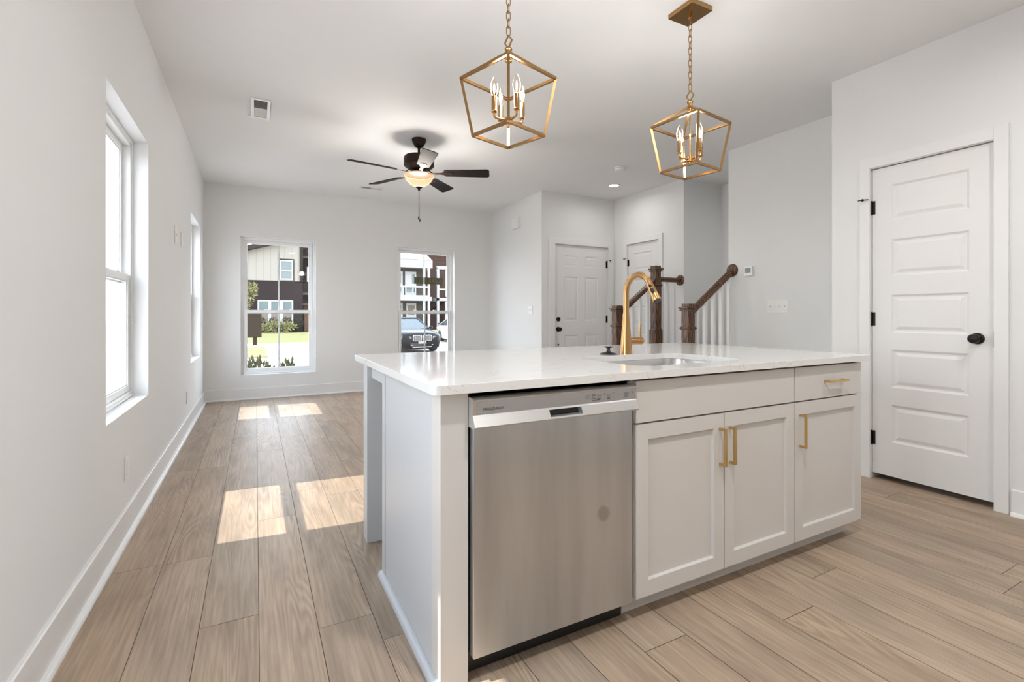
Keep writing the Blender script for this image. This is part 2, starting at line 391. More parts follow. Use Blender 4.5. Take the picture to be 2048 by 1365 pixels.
struct(wall_with_holes('x', LX - WT, LX, RY - WT, BY + WT, 0, CE, LW).build('wall_left', M_wall), 'long grey white wall with deep window openings, at the left', 'wall')
struct(wall_with_holes('y', BY, BY + WT, LX, 3.345, 0, CE, BW).build('wall_back', M_wall), 'grey white far wall with two tall windows', 'wall')
struct(MB().box(3.345, 3.50, 5.47, BY + WT, 0, CE).build('wall_alcove', M_wall), 'short white wall between far wall and front door', 'wall')
struct(wall_with_holes('y', 5.47, 5.61, 3.50, 5.56, 0, CE, [FD]).build('wall_entry', M_wall), 'white wall around the six panel front door', 'wall')
struct(wall_with_holes('x', 4.57, 4.69, 4.31, 5.47, 0, CE, [CD]).build('wall_closet', M_wall), 'white wall with the closet door beside the front door', 'wall')
struct(MB().box(4.57, 5.40, 4.19, 4.31, 0, CE).build('wall_stair', M_wall), 'shaded grey wall at the far side of the stair landing', 'wall')
struct(MB().box(5.235, 5.40, 1.90, 4.19, 0, CE).build('wall_stairwell', M_wall), 'end wall of the stairwell seen past the shaded wall', 'wall')
struct(MB().box(4.20, 4.32, 1.967, 3.276, 0, CE).build('wall_thermostat', M_wall), 'white wall carrying the thermostat and four switches', 'wall')
struct(wall_with_holes('x', 3.61, 3.73, RY, 1.967, 0, CE, [PD]).box(3.73, 4.32, 1.847, 1.967, 0, CE).build('wall_right', M_wall), 'white wall with the five panel pantry door at the right', 'wall')
struct(wall_with_holes('y', RY - WT, RY, LX, 5.40, 0, CE, []).build('wall_rear', M_wall), 'plain kitchen wall behind the viewer', 'wall')
struct(MB().box(5.40, 5.56, RY - WT, 5.47, 0, CE).build('wall_outer', M_wall), 'outer wall closing the pantry and stairwell', 'wall')
struct(MB().box(LX - WT, 5.56, RY - WT, BY + WT, CE, CE + 0.2).build('ceiling', M_ceil), 'flat matte off white ceiling over the open room', 'ceiling')

# floor: individual planks as one surface with grooves
def build_floor():
    me = bpy.data.meshes.new('floor'); bm = bmesh.new()
    uvl = bm.loops.layers.uv.new('grain'); cl = bm.loops.layers.float_color.new('tone')
    PW, PL, G = 0.182, 1.46, 0.0011
    joints = {-3: 1.10, -2: 2.55, -1: 1.97, 0: 1.40, 1: 1.78, 2: 1.62, 3: 2.3}
    x0 = 0.010
    rnd = random.Random(11)
    k = -4
    while x0 + k * PW < 5.45:
        xa, xb = x0 + k * PW, x0 + (k + 1) * PW
        off = joints.get(k, rnd.random() * PL)
        off = off % PL - PL
        y = RY - WT + (off - (RY - WT)) % PL - PL
        while y < BY + 0.02:
            ya, yb = max(y, RY - WT), min(y + PL, BY + 0.02)
            if yb > ya + 0.01 and xb > LX - 0.01:
                vs = [bm.verts.new(p) for p in ((max(xa, LX - 0.02) + G, ya + G, 0), (xb - G, ya + G, 0), (xb - G, yb - G, 0), (max(xa, LX - 0.02) + G, yb - G, 0))]
                f = bm.faces.new(vs); ru, rv = rnd.random() * 60, rnd.random() * 60
                tn = 0.90 + 0.18 * rnd.random(); wr = rnd.uniform(-0.02, 0.02)
                for lp in f.loops:
                    lp[uvl].uv = (lp.vert.co.y - y + ru, lp.vert.co.x - xa + rv)
                    lp[cl] = (tn * (1 + wr), tn, tn * (1 - wr), 1)
            y += PL
        k += 1
    base = [bm.verts.new(p) for p in ((LX - 0.1, RY - WT, -0.0022), (5.45, RY - WT, -0.0022), (5.45, BY + 0.05, -0.0022), (LX - 0.1, BY + 0.05, -0.0022))]
    fb = bm.faces.new(base); fb.material_index = 1
    sub = MB().box(LX - 0.1, 5.45, RY - WT, BY + 0.05, -0.15, -0.01)
    vv = [bm.verts.new(p) for p in sub.v]
    for f in sub.f:
        q = bm.faces.new([vv[i] for i in f]); q.material_index = 1
    bm.to_mesh(me); bm.free(); me.materials.append(M_floor); me.materials.append(M_groove)
    o = bpy.data.objects.new('floor', me); C.objects.link(o); return o
struct(build_floor(), 'wood plank floor in greyish tan running toward the far wall', 'floor')

# baseboards with quarter round
BH = 0.14
def base_poly(sgn=1):
    q = [(0, 0), (0.033, 0)] + [(0.014 + 0.019 * math.cos(R(a)), 0.019 * math.sin(R(a))) for a in (20, 40, 60, 80)] + [(0.014, 0.02), (0.014, BH - 0.004), (0.010, BH), (0, BH)]
    return q
def baseboard(name, label, p0, p1, n):
    # p0,p1: 2D ends on the wall face, n: direction into the room
    m = MB(); a = Vector((*p0, 0)); b = Vector((*p1, 0)); nn = Vector((*n, 0)); q = base_poly()
    vs = [a + nn * d + Vector((0, 0, z)) for d, z in q] + [b + nn * d + Vector((0, 0, z)) for d, z in q]; k = len(q)
    m.add(vs, [tuple(range(k)), tuple(range(2*k-1, k-1, -1))] + [(i, k+i, k+(i+1) % k, (i+1) % k) for i in range(k)])
    return struct(m.build(name, M_trim), label, 'baseboard')
baseboard('baseboard_left', 'white baseboard along the left wall', (LX, RY), (LX, BY), (1, 0))
baseboard('baseboard_back', 'white baseboard under the two far windows', (LX, BY), (3.345, BY), (0, -1))
baseboard('baseboard_alcove', 'white baseboard on the short wall before the front door', (3.345, BY), (3.345, 5.47), (-1, 0))
baseboard('baseboard_entry', 'short white baseboard left of the front door', (3.345, 5.47), (3.452, 5.47), (0, -1))
baseboard('baseboard_right', 'white baseboard right of the pantry door', (3.61, RY), (3.61, 1.042), (-1, 0))
baseboard('baseboard_pantry', 'white baseboard left of the pantry door', (3.61, 1.791), (3.61, 1.967), (-1, 0))
baseboard('baseboard_thermostat', 'white baseboard below the thermostat wall', (4.20, 1.967), (4.20, 3.276), (-1, 0))

# ---------------------------------------------------------------- windows
def window(name, label, w, h, place, muntin):
    # local: x along the wall, y outward, z up; origin lower corner of the opening on the room face
    root = thing(name, label, 'window', place[0], place[1], None, 'structure')
    d0, d1 = 0.078, 0.15
    fr = MB(); t = 0.034
    def ring(m, x0, x1, z0, z1, ya, yb, tt, tb=None):
        tb = tb or tt
        m.box(x0, x0+tt, ya, yb, z0, z1); m.box(x1-tt, x1, ya, yb, z0, z1); m.box(x0+tt, x1-tt, ya, yb, z1-tt, z1); m.box(x0+tt, x1-tt, ya, yb, z0, z0+tb); return m
    ring(fr, 0, w, 0, h, d0, d1, t)
    ring(fr, 0, w, 0, h, d0 - 0.006, d0 + 0.012, 0.016)
    fr.build('window_frame', M_vinyl, root, bevel=0.002, world=False)
    zm = h * 0.455
    sw = 0.036
    def sash(nm, z0, z1, ya):
        s_ = ring(MB(), t, w - t, z0, z1, ya, ya + 0.030, sw)
        s_ = ring(s_, t + sw - 0.001, w - t - sw + 0.001, z0 + sw - 0.001, z1 - sw + 0.001, ya + 0.006, ya + 0.024, 0.008)
        so = s_.build(nm, M_vinyl, root, bevel=0.0015, world=False)
        g = MB().box(t + sw, w - t - sw, ya + 0.0145, ya + 0.0155, z0 + sw, z1 - sw); g.build('pane', M_glass, so, world=False)
        if muntin:
            MB().box(w/2 - 0.009, w/2 + 0.009, ya + 0.016, ya + 0.022, z0 + sw, z1 - sw).build('muntin', M_vinyl, so, world=False)
        return so
    sash('lower_sash', t, zm + 0.028, d0 + 0.006)
    sash('upper_sash', zm - 0.02, h - t, d0 + 0.038)
    lk = MB()
    for fx in (0.33, 0.67): lk.box(w*fx - 0.02, w*fx + 0.02, d0 + 0.004, d0 + 0.03, zm + 0.026, zm + 0.038)
    lk.build('sash_lock', M_vinyl, root, bevel=0.003, world=False)
    return root
# left wall windows: local x -> +y world ... rotate +90: x->y, y->-x
for i, hle in enumerate(LW):
    lab = ['white sash window nearest in the left wall', 'white sash window in the left wall next to the far corner', 'white sash window in the left wall beside the viewer'][i]
    window('window_%d' % (i + 1), lab, hle[1] - hle[0], hle[3] - hle[2], ((LX, hle[0], hle[2]), R(90)), False)
for i, hle in enumerate(BW):
    lab = ['far wall window looking onto the dark brick house', 'far wall window looking onto the parked black car'][i]
    window('window_%d' % (i + 4), lab, hle[1] - hle[0], hle[3] - hle[2], ((hle[0], BY, hle[2]), 0), True)

# ---------------------------------------------------------------- panel doors
PROF = [(0.012, -0.007), (0.020, -0.0075), (0.040, -0.0015)]
def knob(parent, c, n, rose=0.032, r=0.027):
    # c on the face, n = axis direction ('x-' or 'y-')
    ax = n[0]; s = -1 if n[1] == '-' else 1
    prof = [(rose, 0), (rose, s*0.006), (0.013, s*0.010), (0.012, s*0.028), (0.020, s*0.036), (r, s*0.048), (r, s*0.056), (r*0.8, s*0.066), (0.004, s*0.070)]
    return MB().lathe(prof, c, ax, 24).build('door_knob', M_blackmetal, parent, smooth=40)

# pantry door, faces -x; hinge side far
pd = thing('door_1', 'white five panel pantry door at the right, black knob', 'door', (3.61, 1.4165, 0), 0, None, 'structure')
y0, y1, zb, zt = 1.117, 1.716, 0.038, 2.042
rows = [(0.258, 0.500), (0.613, 0.858), (0.966, 1.211), (1.331, 1.568), (1.692, 1.922)]
pan = [(y1 - 1.610, y1 - 1.224, a - zb, b - zb) for a, b in rows]
MB().slab((3.622, y1, zb), (0, -1, 0), (0, 0, 1), (-1, 0, 0), y1 - y0, zt - zb, 0.035, pan, PROF).build('door_leaf', M_door, pd)
m = MB()
m.box(3.594, 3.612, 1.052, 1.112, 0, 2.121).box(3.594, 3.612, 1.721, 1.781, 0, 2.121).box(3.594, 3.612, 1.112, 1.721, 2.050, 2.121)
m.box(3.606, 3.73, 1.100, 1.1125, 0, 2.05).box(3.606, 3.73, 1.7205, 1.733, 0, 2.05).box(3.606, 3.73, 1.1125, 1.7205, 2.0465, 2.06)
m.build('casing', M_trim, pd, bevel=0.002)
for z in (1.79, 1.054, 0.271):
    MB().lathe([(0.006, -0.046), (0.006, 0.046)], (3.612, 1.7195, z), 'z', 12).box(3.6175, 3.6215, 1.700, 1.7195, z - 0.044, z + 0.044).build('hinge', M_blackmetal, pd)
MB().tube([(3.608, 1.722, 1.845), (3.585, 1.735, 1.846), (3.562, 1.748, 1.842), (3.545, 1.768, 1.840)], 0.0035, 8).ball((3.562, 1.748, 1.842), 0.009).build('door_stop', M_blackmetal, pd, smooth=60)
knob(pd, (3.622, 1.188, 0.946), 'x-')
MB().box(3.6105, 3.623, 1.1135, 1.1175, 0.90, 0.99).build('strike_plate', M_blackmetal, pd)
# front door, faces -y
fd = thing('door_2', 'white six panel front door with black deadbolt and knob', 'door', (4.0, 5.47, 0), 0, None, 'structure')
x0, x1, zb, zt = 3.553, 4.445, 0.012, 2.036
cols = [(3.714, 3.94), (4.061, 4.288)]; rws = [(1.741, 1.898), (0.995, 1.606), (0.22, 0.807)]
pan = [(a - x0, b - x0, c - zb, d - zb) for a, b in cols for c, d in rws]
MB().slab((x0, 5.485, zb), (1, 0, 0), (0, 0, 1), (0, -1, 0), x1 - x0, zt - zb, 0.04, pan, [(0.012, -0.006), (0.022, -0.007), (0.045, -0.002)]).build('door_leaf', M_door, fd)
m = MB()
m.box(3.455, 3.548, 5.452, 5.472, 0, 2.125).box(4.450, 4.543, 5.452, 5.472, 0, 2.125).box(3.548, 4.450, 5.452, 5.472, 2.040, 2.125)
m.box(3.545, 3.551, 5.468, 5.61, 0, 2.043).box(4.447, 4.453, 5.468, 5.61, 0, 2.043).box(3.551, 4.447, 5.468, 5.61, 2.038, 2.043)
m.build('casing', M_trim, fd, bevel=0.002)
MB().lathe([(0.030, 0), (0.030, -0.012), (0.018, -0.016), (0.016, -0.026), (0.004, -0.028)], (3.613, 5.485, 1.023), 'y', 24).build('deadbolt', M_blackmetal, fd, smooth=40)
knob(fd, (3.613, 5.485, 0.888), 'y-')
MB().lathe([(0.010, 0), (0.010, -0.010), (0.003, -0.013)], (3.615, 5.485, 0.68), 'y', 16).build('door_viewer', M_blackmetal, fd, smooth=40)
for z in (1.80, 1.02, 0.25):
    MB().lathe([(0.006, -0.05), (0.006, 0.05)], (4.448, 5.476, z), 'z', 12).box(4.425, 4.448, 5.481, 5.4845, z - 0.05, z + 0.05).build('hinge', M_blackmetal, fd)
MB().tube([(4.448, 5.470, 1.855), (4.475, 5.445, 1.856)], 0.0045, 8).ball((4.478, 5.441, 1.856), 0.010).build('door_stop', M_blackmetal, fd, smooth=60)
# closet door, faces -x
cd = thing('door_3', 'white panelled closet door on the wall beside the front door', 'door', (4.57, 4.9, 0), 0, None, 'structure')
y0, y1, zb, zt = 4.602, 5.189, 0.015, 2.052
pan = [(y1 - 5.075, y1 - 4.716, a - zb, b - zb) for a, b in [(0.25, 0.49), (0.61, 0.85), (0.965, 1.205), (1.33, 1.57), (1.69, 1.925)]]
MB().slab((4.582, y1, zb), (0, -1, 0), (0, 0, 1), (-1, 0, 0), y1 - y0, zt - zb, 0.035, pan, PROF).build('door_leaf', M_door, cd)
m = MB()
m.box(4.554, 4.572, 4.525, 4.598, 0, 2.125).box(4.554, 4.572, 5.193, 5.266, 0, 2.125).box(4.554, 4.572, 4.598, 5.193, 2.056, 2.125)
m.box(4.568, 4.69, 4.594, 4.600, 0, 2.06).box(4.568, 4.69, 5.191, 5.197, 0, 2.06).box(4.568, 4.69, 4.600, 5.191, 2.054, 2.06)
m.build('casing', M_trim, cd, bevel=0.002)
for z in (1.80, 1.05, 0.27):
    MB().lathe([(0.006, -0.046), (0.006, 0.046)], (4.574, 5.191, z), 'z', 12).box(4.5785, 4.5815, 5.168, 5.191, z - 0.044, z + 0.044).build('hinge', M_blackmetal, cd)
MB().tube([(4.570, 5.193, 1.86), (4.548, 5.21, 1.862), (4.525, 5.235, 1.862)], 0.004, 8).ball((4.537, 5.222, 1.862), 0.009).build('door_stop', M_blackmetal, cd, smooth=60)
knob(cd, (4.582, 4.665, 0.93), 'x-')

# ---------------------------------------------------------------- kitchen island
ZU, ZT = 0.858, 0.885
YD = 1.29            # door faces
# worktop with sink cut-out
def ring_slab(outer, inner, z0, z1):
    bm = bmesh.new()
    def loop(pts, z): return [bm.verts.new((x, y, z)) for x, y in pts]
    for z, fl in ((z1, False), (z0, True)):
        o = loop(outer, z); i = loop(inner, z)
        ed = [bm.edges.new((l[k], l[(k+1) % len(l)])) for l in (o, i) for k in range(len(l))]
        bmesh.ops.triangle_fill(bm, use_beauty=True, edges=ed)
        if fl: lo, li = o, i
        else: uo, ui = o, i
    for a, b in ((lo, uo), (li, ui)):
        for k in range(len(a)): bm.faces.new((a[k], a[(k+1) % len(a)], b[(k+1) % len(a)], b[k]))
    bmesh.ops.recalc_face_normals(bm, faces=bm.faces)
    m = MB(); bm.verts.ensure_lookup_table(); bm.verts.index_update()
    m.v = [v.co.copy() for v in bm.verts]; m.f = [tuple(v.index for v in f.verts) for f in bm.faces]; bm.free(); return m
SK = (1.285, 1.905, 1.385, 1.815)
ct_out = rrect(0.428, 2.664, 1.265, 2.47, 0.022, 5); ct_in = rrect(*SK, 0.085, 8)
o = ring_slab(ct_out, ct_in, ZU, ZT).build('island_worktop', M_quartz, bevel=0.0035, seg=3)
tag(o, 'white veined quartz worktop of the kitchen island with an undermount sink opening', 'worktop')

# sink
sk = thing('kitchen_sink', 'stainless undermount sink set into the white island worktop', 'sink', (1.595, 1.60, 0.65))
m = MB(); L = []
for ins, z, r in ((-0.02, ZU - 0.001, 0.10), (-0.003, ZU - 0.001, 0.088), (0.0, ZU - 0.012, 0.085), (0.010, 0.690, 0.078), (0.035, 0.664, 0.06), (0.16, 0.660, 0.03)):
    L.append([(x, y, z) for x, y in rrect(SK[0]+ins, SK[1]-ins, SK[2]+ins, SK[3]-ins, r, 8)])
k = len(L[0])
for i in range(len(L) - 1): m.add(L[i] + L[i+1], [(a, (a+1) % k, k + (a+1) % k, k + a) for a in range(k)])
m.add(L[-1], [tuple(range(k))])
sb = m.build('basin', M_sinkss, sk, smooth=35)
sd = sb.modifiers.new('thickness', 'SOLIDIFY'); sd.thickness = 0.0015; sd.offset = -1
MB().lathe([(0.045, 0.6605), (0.045, 0.663), (0.036, 0.6635), (0.030, 0.661), (0.004, 0.661)], (1.595, 1.62, 0), 'z', 28).build('drain', M_sinkss, sk, smooth=40)

# faucet
FX, FY = 1.647, 1.881
fa = thing('kitchen_faucet', 'brushed gold gooseneck pull-down faucet behind the island sink', 'faucet', (FX, FY, ZT))
MB().lathe([(0.0, ZT), (0.030, ZT), (0.0295, ZT+0.004), (0.0275, 0.93), (0.0225, 1.0), (0.0175, 1.06), (0.0155, 1.09)], (FX, FY, 0), 'z', 36).build('body', M_gold, fa, smooth=30)
Rr, z0 = 0.086, 1.190
pts = [(FX, FY, 1.088), (FX, FY, 1.14), (FX, FY, z0)] + [(FX, FY - Rr + Rr * math.cos(R(a)), z0 + Rr * math.sin(R(a))) for a in range(8, 157, 6)]
MB().tube(pts, 0.0145, 20).build('spout', M_gold, fa, smooth=40)
e = Vector(pts[-1]); d = (e - Vector(pts[-2])).normalized()
hp = [e, e + d * 0.012, e + d * 0.05, e + d * 0.096, e + d * 0.099]
sh = MB().tube(hp, [0.0155, 0.0160, 0.0185, 0.0225, 0.021], 24).build('spray_head', M_gold, fa, smooth=40)
MB().tube([hp[-1], hp[-1] + d * 0.002], 0.018, 20).build('nozzle', M_black, sh, smooth=40)
nrm = Vector((-0.75, 0, 0)) + Vector((0, -0.55, 0.2)); nrm = (nrm - d * nrm.dot(d)).normalized(); side = d.cross(nrm)
for t_, l_, w_ in ((0.022, 0.007, 0.007), (0.050, 0.0145, 0.008)):
    c_ = e + d * t_ + nrm * (0.0165 + 0.004 * (t_ / 0.096)); b_ = MB()
    pr = [(math.cos(R(a)), math.sin(R(a))) for a in range(0, 360, 20)]
    def pil(s, off): return [c_ + d * ((l_ - w_) * (1 if q[0] > 0 else -1) + q[0] * w_ * s) + side * (q[1] * w_ * s) + nrm * off for q in pr]
    A, B_, K = pil(1, -0.004), pil(1, 0.0015), len(pr)
    b_.add(A + B_, [(i, (i+1) % K, K + (i+1) % K, K + i) for i in range(K)] + [tuple(range(K, 2*K)), tuple(range(K-1, -1, -1))])
    b_.build('spray_button', M_black, sh, smooth=40)
MB().lathe([(0.016, 0.015), (0.0175, 0.03), (0.018, 0.080), (0.018, 0.0805), (0.0165, 0.081), (0.0165, 0.0825), (0.018, 0.083), (0.018, 0.104), (0.015, 0.108), (0.002, 0.109)], (FX, FY, 0.948), 'x', 28).build('valve', M_gold, fa, smooth=35)
MB().tube([(FX + 0.091, FY, 0.96), (FX + 0.091, FY, 1.0), (FX + 0.094, FY, 1.036)], [0.0055, 0.005, 0.0045], 14).build('lever', M_gold, fa, smooth=40)

# stopper standing on the worktop
st = thing('sink_stopper', 'black mushroom shaped sink stopper standing beside the gold faucet', 'stopper', (1.549, 1.898, ZT))
MB().lathe([(0.043, ZT), (0.043, ZT+0.003), (0.030, ZT+0.008), (0.012, ZT+0.013), (0.008, ZT+0.020)], (1.549, 1.898, 0), 'z', 32).build('base_disc', M_black, st, smooth=40)
MB().lathe([(0.0075, ZT+0.019), (0.0075, ZT+0.030), (0.018, ZT+0.034), (0.021, ZT+0.0355), (0.021, ZT+0.038), (0.018, ZT+0.039)], (1.549, 1.898, 0), 'z', 28).build('grip', M_black, st, smooth=40)

# end panel with post, leg and apron
ep = thing('island_end_panel', 'pale grey painted end of the island with corner post and open rear leg', 'panel', (0.50, 1.8, 0))
MB().box(0.465, 0.550, 1.312, 1.392, 0, ZU).build('post', M_cab, ep, bevel=0.001)
MB().box(0.4655, 0.484, 1.392, 1.972, 0, ZU).build('side_panel', M_endp, ep)
MB().box(0.4625, 0.482, 1.974, 2.020, 0, ZU).build('stile', M_endp, ep, bevel=0.001)
q = [(0.465, 0), (0.4455, 0)] + [(0.465 - 0.0195 * math.cos(R(a)), 0.020 * math.sin(R(a)) + 0.004) for a in (0, 20, 40, 60, 75, 90)]
MB().prism([(z_, x_) for x_, z_ in q], 'y', 1.313, 2.024).build('shoe_molding', M_endp, ep, smooth=30)
MB().box(0.484, 0.500, 2.021, 2.338, 0.783, ZU).build('apron', M_endp, ep, bevel=0.001)
MB().box(0.465, 0.550, 2.338, 2.424, 0, ZU).build('leg', M_endp, ep, bevel=0.0015)
eb = thing('island_back_frame', 'pale grey back of the island under the seating overhang', 'panel', (1.6, 2.1, 0))
MB().box(2.530, 2.615, 2.338, 2.424, 0, ZU).build('leg', M_endp, eb, bevel=0.0015)
MB().box(0.484, 2.615, 1.973, 1.989, 0, ZU).build('back_panel', M_endp, eb)
MB().box(0.552, 2.528, 2.40, 2.42, 0.783, ZU).box(2.585, 2.60, 1.99, 2.337, 0.783, ZU).build('apron', M_endp, eb, bevel=0.001)

# dishwasher
dw = thing('dishwasher', 'stainless steel dishwasher built into the island under the worktop', 'dishwasher', (0.86, 1.6, 0))
MB().box(0.562, 1.160, 1.325, 1.93, 0.10, 0.848).box(0.555, 1.163, 1.325, 1.34, 0.075, 0.855).build('tub', M_black, dw)
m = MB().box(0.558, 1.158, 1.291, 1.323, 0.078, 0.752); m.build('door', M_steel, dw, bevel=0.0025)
prof = [(1.318, 0.752), (1.318, 0.839), (1.288, 0.839), (1.274, 0.834), (1.282, 0.790), (1.278, 0.786), (1.270, 0.770), (1.264, 0.758), (1.268, 0.7525), (1.292, 0.752)]
notch = [(1.318, 0.752), (1.318, 0.839), (1.288, 0.839), (1.274, 0.834), (1.282, 0.790), (1.278, 0.786), (1.277, 0.784), (1.313, 0.782), (1.313, 0.764), (1.2665, 0.763), (1.264, 0.758), (1.268, 0.7525), (1.292, 0.752)]
HX0, HX1 = 0.808, 0.930
cp = MB().prism(prof, 'x', 0.551, HX0).prism(prof, 'x', HX1, 1.166).prism(notch, 'x', HX0, HX1).build('control_panel', M_panelss, dw, weld=False)
MB().box(HX0 + 0.0005, HX1 - 0.0005, 1.296, 1.3125, 0.7645, 0.7815).build('pocket_shade', M_black, cp)  # black insert stands in for the shade inside the handle pocket
# printed overlay on the tilted face
tl = Vector((0, 1.274, 0.834)); bl = Vector((0, 1.282, 0.790)); up = (tl - bl).normalized(); nf = Vector((1, 0, 0)).cross(up).normalized()
if nf.y > 0: nf = -nf
def onface(x, z, d): return Vector((x, 0, 0)) + bl + up * ((z - 0.790) / up.z) + nf * d
ov = MB().add([onface(0.562, 0.7915, 0.0006), onface(1.162, 0.7915, 0.0006), onface(1.162, 0.8295, 0.0006), onface(0.562, 0.8295, 0.0006)], [(0, 1, 2, 3)])
ov.build('overlay', M_overlay, cp)
def text_mesh(s, size, extr=0.0):
    cu = bpy.data.curves.new('t', 'FONT'); cu.body = s; cu.size = size; cu.extrude = extr; cu.align_x = 'LEFT'; cu.resolution_u = 3
    ob = bpy.data.objects.new('t', cu); C.objects.link(ob); dg = bpy.context.evaluated_depsgraph_get(); dg.update()
    me = bpy.data.meshes.new_from_object(ob.evaluated_get(dg)); v = [p.co.copy() for p in me.vertices]; f = [tuple(p.vertices) for p in me.polygons]
    bpy.data.objects.remove(ob); bpy.data.curves.remove(cu); bpy.data.meshes.remove(me); return v, f
def lettering(s, x, z, height, width=None):
    v, f = text_mesh(s, 1.0); mx = max(p.x for p in v); mn = min(p.x for p in v); my = max(p.y for p in v); mny = min(p.y for p in v)
    sy = height / (my - mny); sx = sy if width is None else width / (mx - mn)
    return [onface(x + (p.x - mn) * sx, z + (p.y - mny) * sy, 0.0010) for p in v], f
m = MB(); m.add(*lettering('FRIGIDAIRE', 0.583, 0.8015, 0.0082, 0.066)); m.build('lettering', M_print, cp, weld=False)
m = MB()
def fbar(x0, x1, z0, z1): m.add([onface(x0, z0, 0.001), onface(x1, z0, 0.001), onface(x1, z1, 0.001), onface(x0, z1, 0.001)], [(0, 1, 2, 3)])
def fbox(x0, x1, z0, z1, t=0.0005):
    fbar(x0, x1, z0, z0+t); fbar(x0, x1, z1-t, z1); fbar(x0, x0+t, z0, z1); fbar(x1-t, x1, z0, z1)
for (a, b, c, d_, s) in ((0.948, 0.966, 0.807, 0.8165, 'Cycles'), (0.996, 1.013, 0.8065, 0.8165, 'Temp'), (1.036, 1.053, 0.806, 0.8165, 'Dry')):
    m = MB(); fbox(a, b, c, d_); m.add(*lettering(s, a + 0.0025, c + 0.0035, 0.0040, b - a - 0.005)); m.build('button', M_print, cp, weld=False)
m = MB(); fbox(1.108, 1.130, 0.8045, 0.8165); m.add(*lettering('START', 1.111, 0.8112, 0.0034, 0.016)); m.add(*lettering('Cancel', 1.112, 0.8062, 0.0034, 0.014)); m.build('button', M_print, cp, weld=False)
for (x, z, w_) in ((0.972, 0.8195, 0.016), (0.973, 0.8145, 0.018), (0.974, 0.8095, 0.013), (0.972, 0.8045, 0.020), (0.997, 0.803, 0.015), (0.997, 0.8005, 0.013), (1.021, 0.8185, 0.009), (1.022, 0.814, 0.006), (1.038, 0.8022, 0.012), (1.038, 0.7998, 0.013), (1.060, 0.8185, 0.005), (1.061, 0.814, 0.006), (1.060, 0.803, 0.011), (1.109, 0.8015, 0.020), (1.140, 0.8165, 0.007), (1.141, 0.812, 0.010), (0.976, 0.7985, 0.030)):
    m = MB(); fbar(x, x + w_, z, z + 0.0011); m.build('indicator_label', M_print, cp, weld=False)
MB().box(0.556, 1.155, 1.350, 1.357, 0.004, 0.10).build('toe_plate', M_black, dw)

# cabinets
SPROF = [(0.003, -0.012)]
def pull(parent, c, vertical, ln=0.146):
    # c: centre of the mounting on the face
    x, y, z = c; w = 0.010; m = MB(); p = 0.032
    if vertical:
        m.box(x-w/2, x+w/2, y-p, y-p+w, z-ln/2, z+ln/2); m.box(x-w/2, x+w/2, y-p+w, y, z-ln/2, z-ln/2+w); m.box(x-w/2, x+w/2, y-p+w, y, z+ln/2-w, z+ln/2)
    else:
        m.box(x-ln/2, x+ln/2, y-p, y-p+w, z-w/2, z+w/2); m.box(x-ln/2, x-ln/2+w, y-p+w, y, z-w/2, z+w/2); m.box(x+ln/2-w, x+ln/2, y-p+w, y, z-w/2, z+w/2)
    return m.build('handle', M_pull, parent, bevel=0.0008)
def shaker(parent, x0, x1, z0, z1, nm='door'):
    st_ = 0.056
    return MB().slab((x0, YD, z0), (1, 0, 0), (0, 0, 1), (0, -1, 0), x1-x0, z1-z0, 0.020, [(st_, x1-x0-st_, st_, z1-z0-st_)], SPROF).build(nm, M_cab, parent, bevel=0.0012)
def flat(parent, x0, x1, z0, z1, nm):
    return MB().box(x0, x1, YD, YD+0.020, z0, z1).build(nm, M_cab, parent, bevel=0.0015)
def carcass(m, x0, x1):
    m.box(x0, x0+0.018, 1.312, 1.970, 0.0865, ZU).box(x1-0.018, x1, 1.312, 1.970, 0.0865, ZU).box(x0+0.018, x1-0.018, 1.335, 1.970, 0.0865, 0.105)
    m.box(x0+0.018, x1-0.018, 1.955, 1.970, 0.105, ZU); m.box(x0+0.018, x1-0.018, 1.312, 1.330, 0.0865, 0.12); return m
sc_ = thing('sink_base_cabinet', 'taupe two door cabinet between the dishwasher and the drawer cabinet', 'cabinet', (1.63, 1.6, 0))
m = carcass(MB(), 1.168, 2.083); m.box(1.186, 2.065, 1.312, 1.330, 0.665, 0.735); m.build('body', M_cab, sc_)
flat(sc_, 1.176, 2.082, 0.700, 0.848, 'false_drawer_front')
d1 = shaker(sc_, 1.176, 1.628, 0.083, 0.694); d2 = shaker(sc_, 1.632, 2.082, 0.083, 0.694)
pull(d1, (1.603, YD, 0.566), True); pull(d2, (1.659, YD, 0.566), True)
MB().box(1.168, 2.083, 1.360, 1.372, 0.0, 0.0865).build('toe_kick', M_cab, sc_)
dc = thing('drawer_base_cabinet', 'narrow taupe cabinet with one drawer over one door at the island end', 'cabinet', (2.35, 1.6, 0))
m = carcass(MB(), 2.0845, 2.615); m.box(2.1025, 2.597, 1.312, 1.330, 0.665, 0.735); m.build('body', M_cab, dc)
dr = flat(dc, 2.088, 2.616, 0.700, 0.848, 'drawer'); pull(dr, (2.380, YD, 0.776), False, 0.150)
d3 = shaker(dc, 2.088, 2.616, 0.083, 0.694); pull(d3, (2.122, YD, 0.570), True)
m = MB().box(2.0845, 2.606, 1.360, 1.372, 0.0, 0.0865).box(2.600, 2.614, 1.372, 1.97, 0.0, 0.0865)
m.build('toe_kick', M_cab, dc)

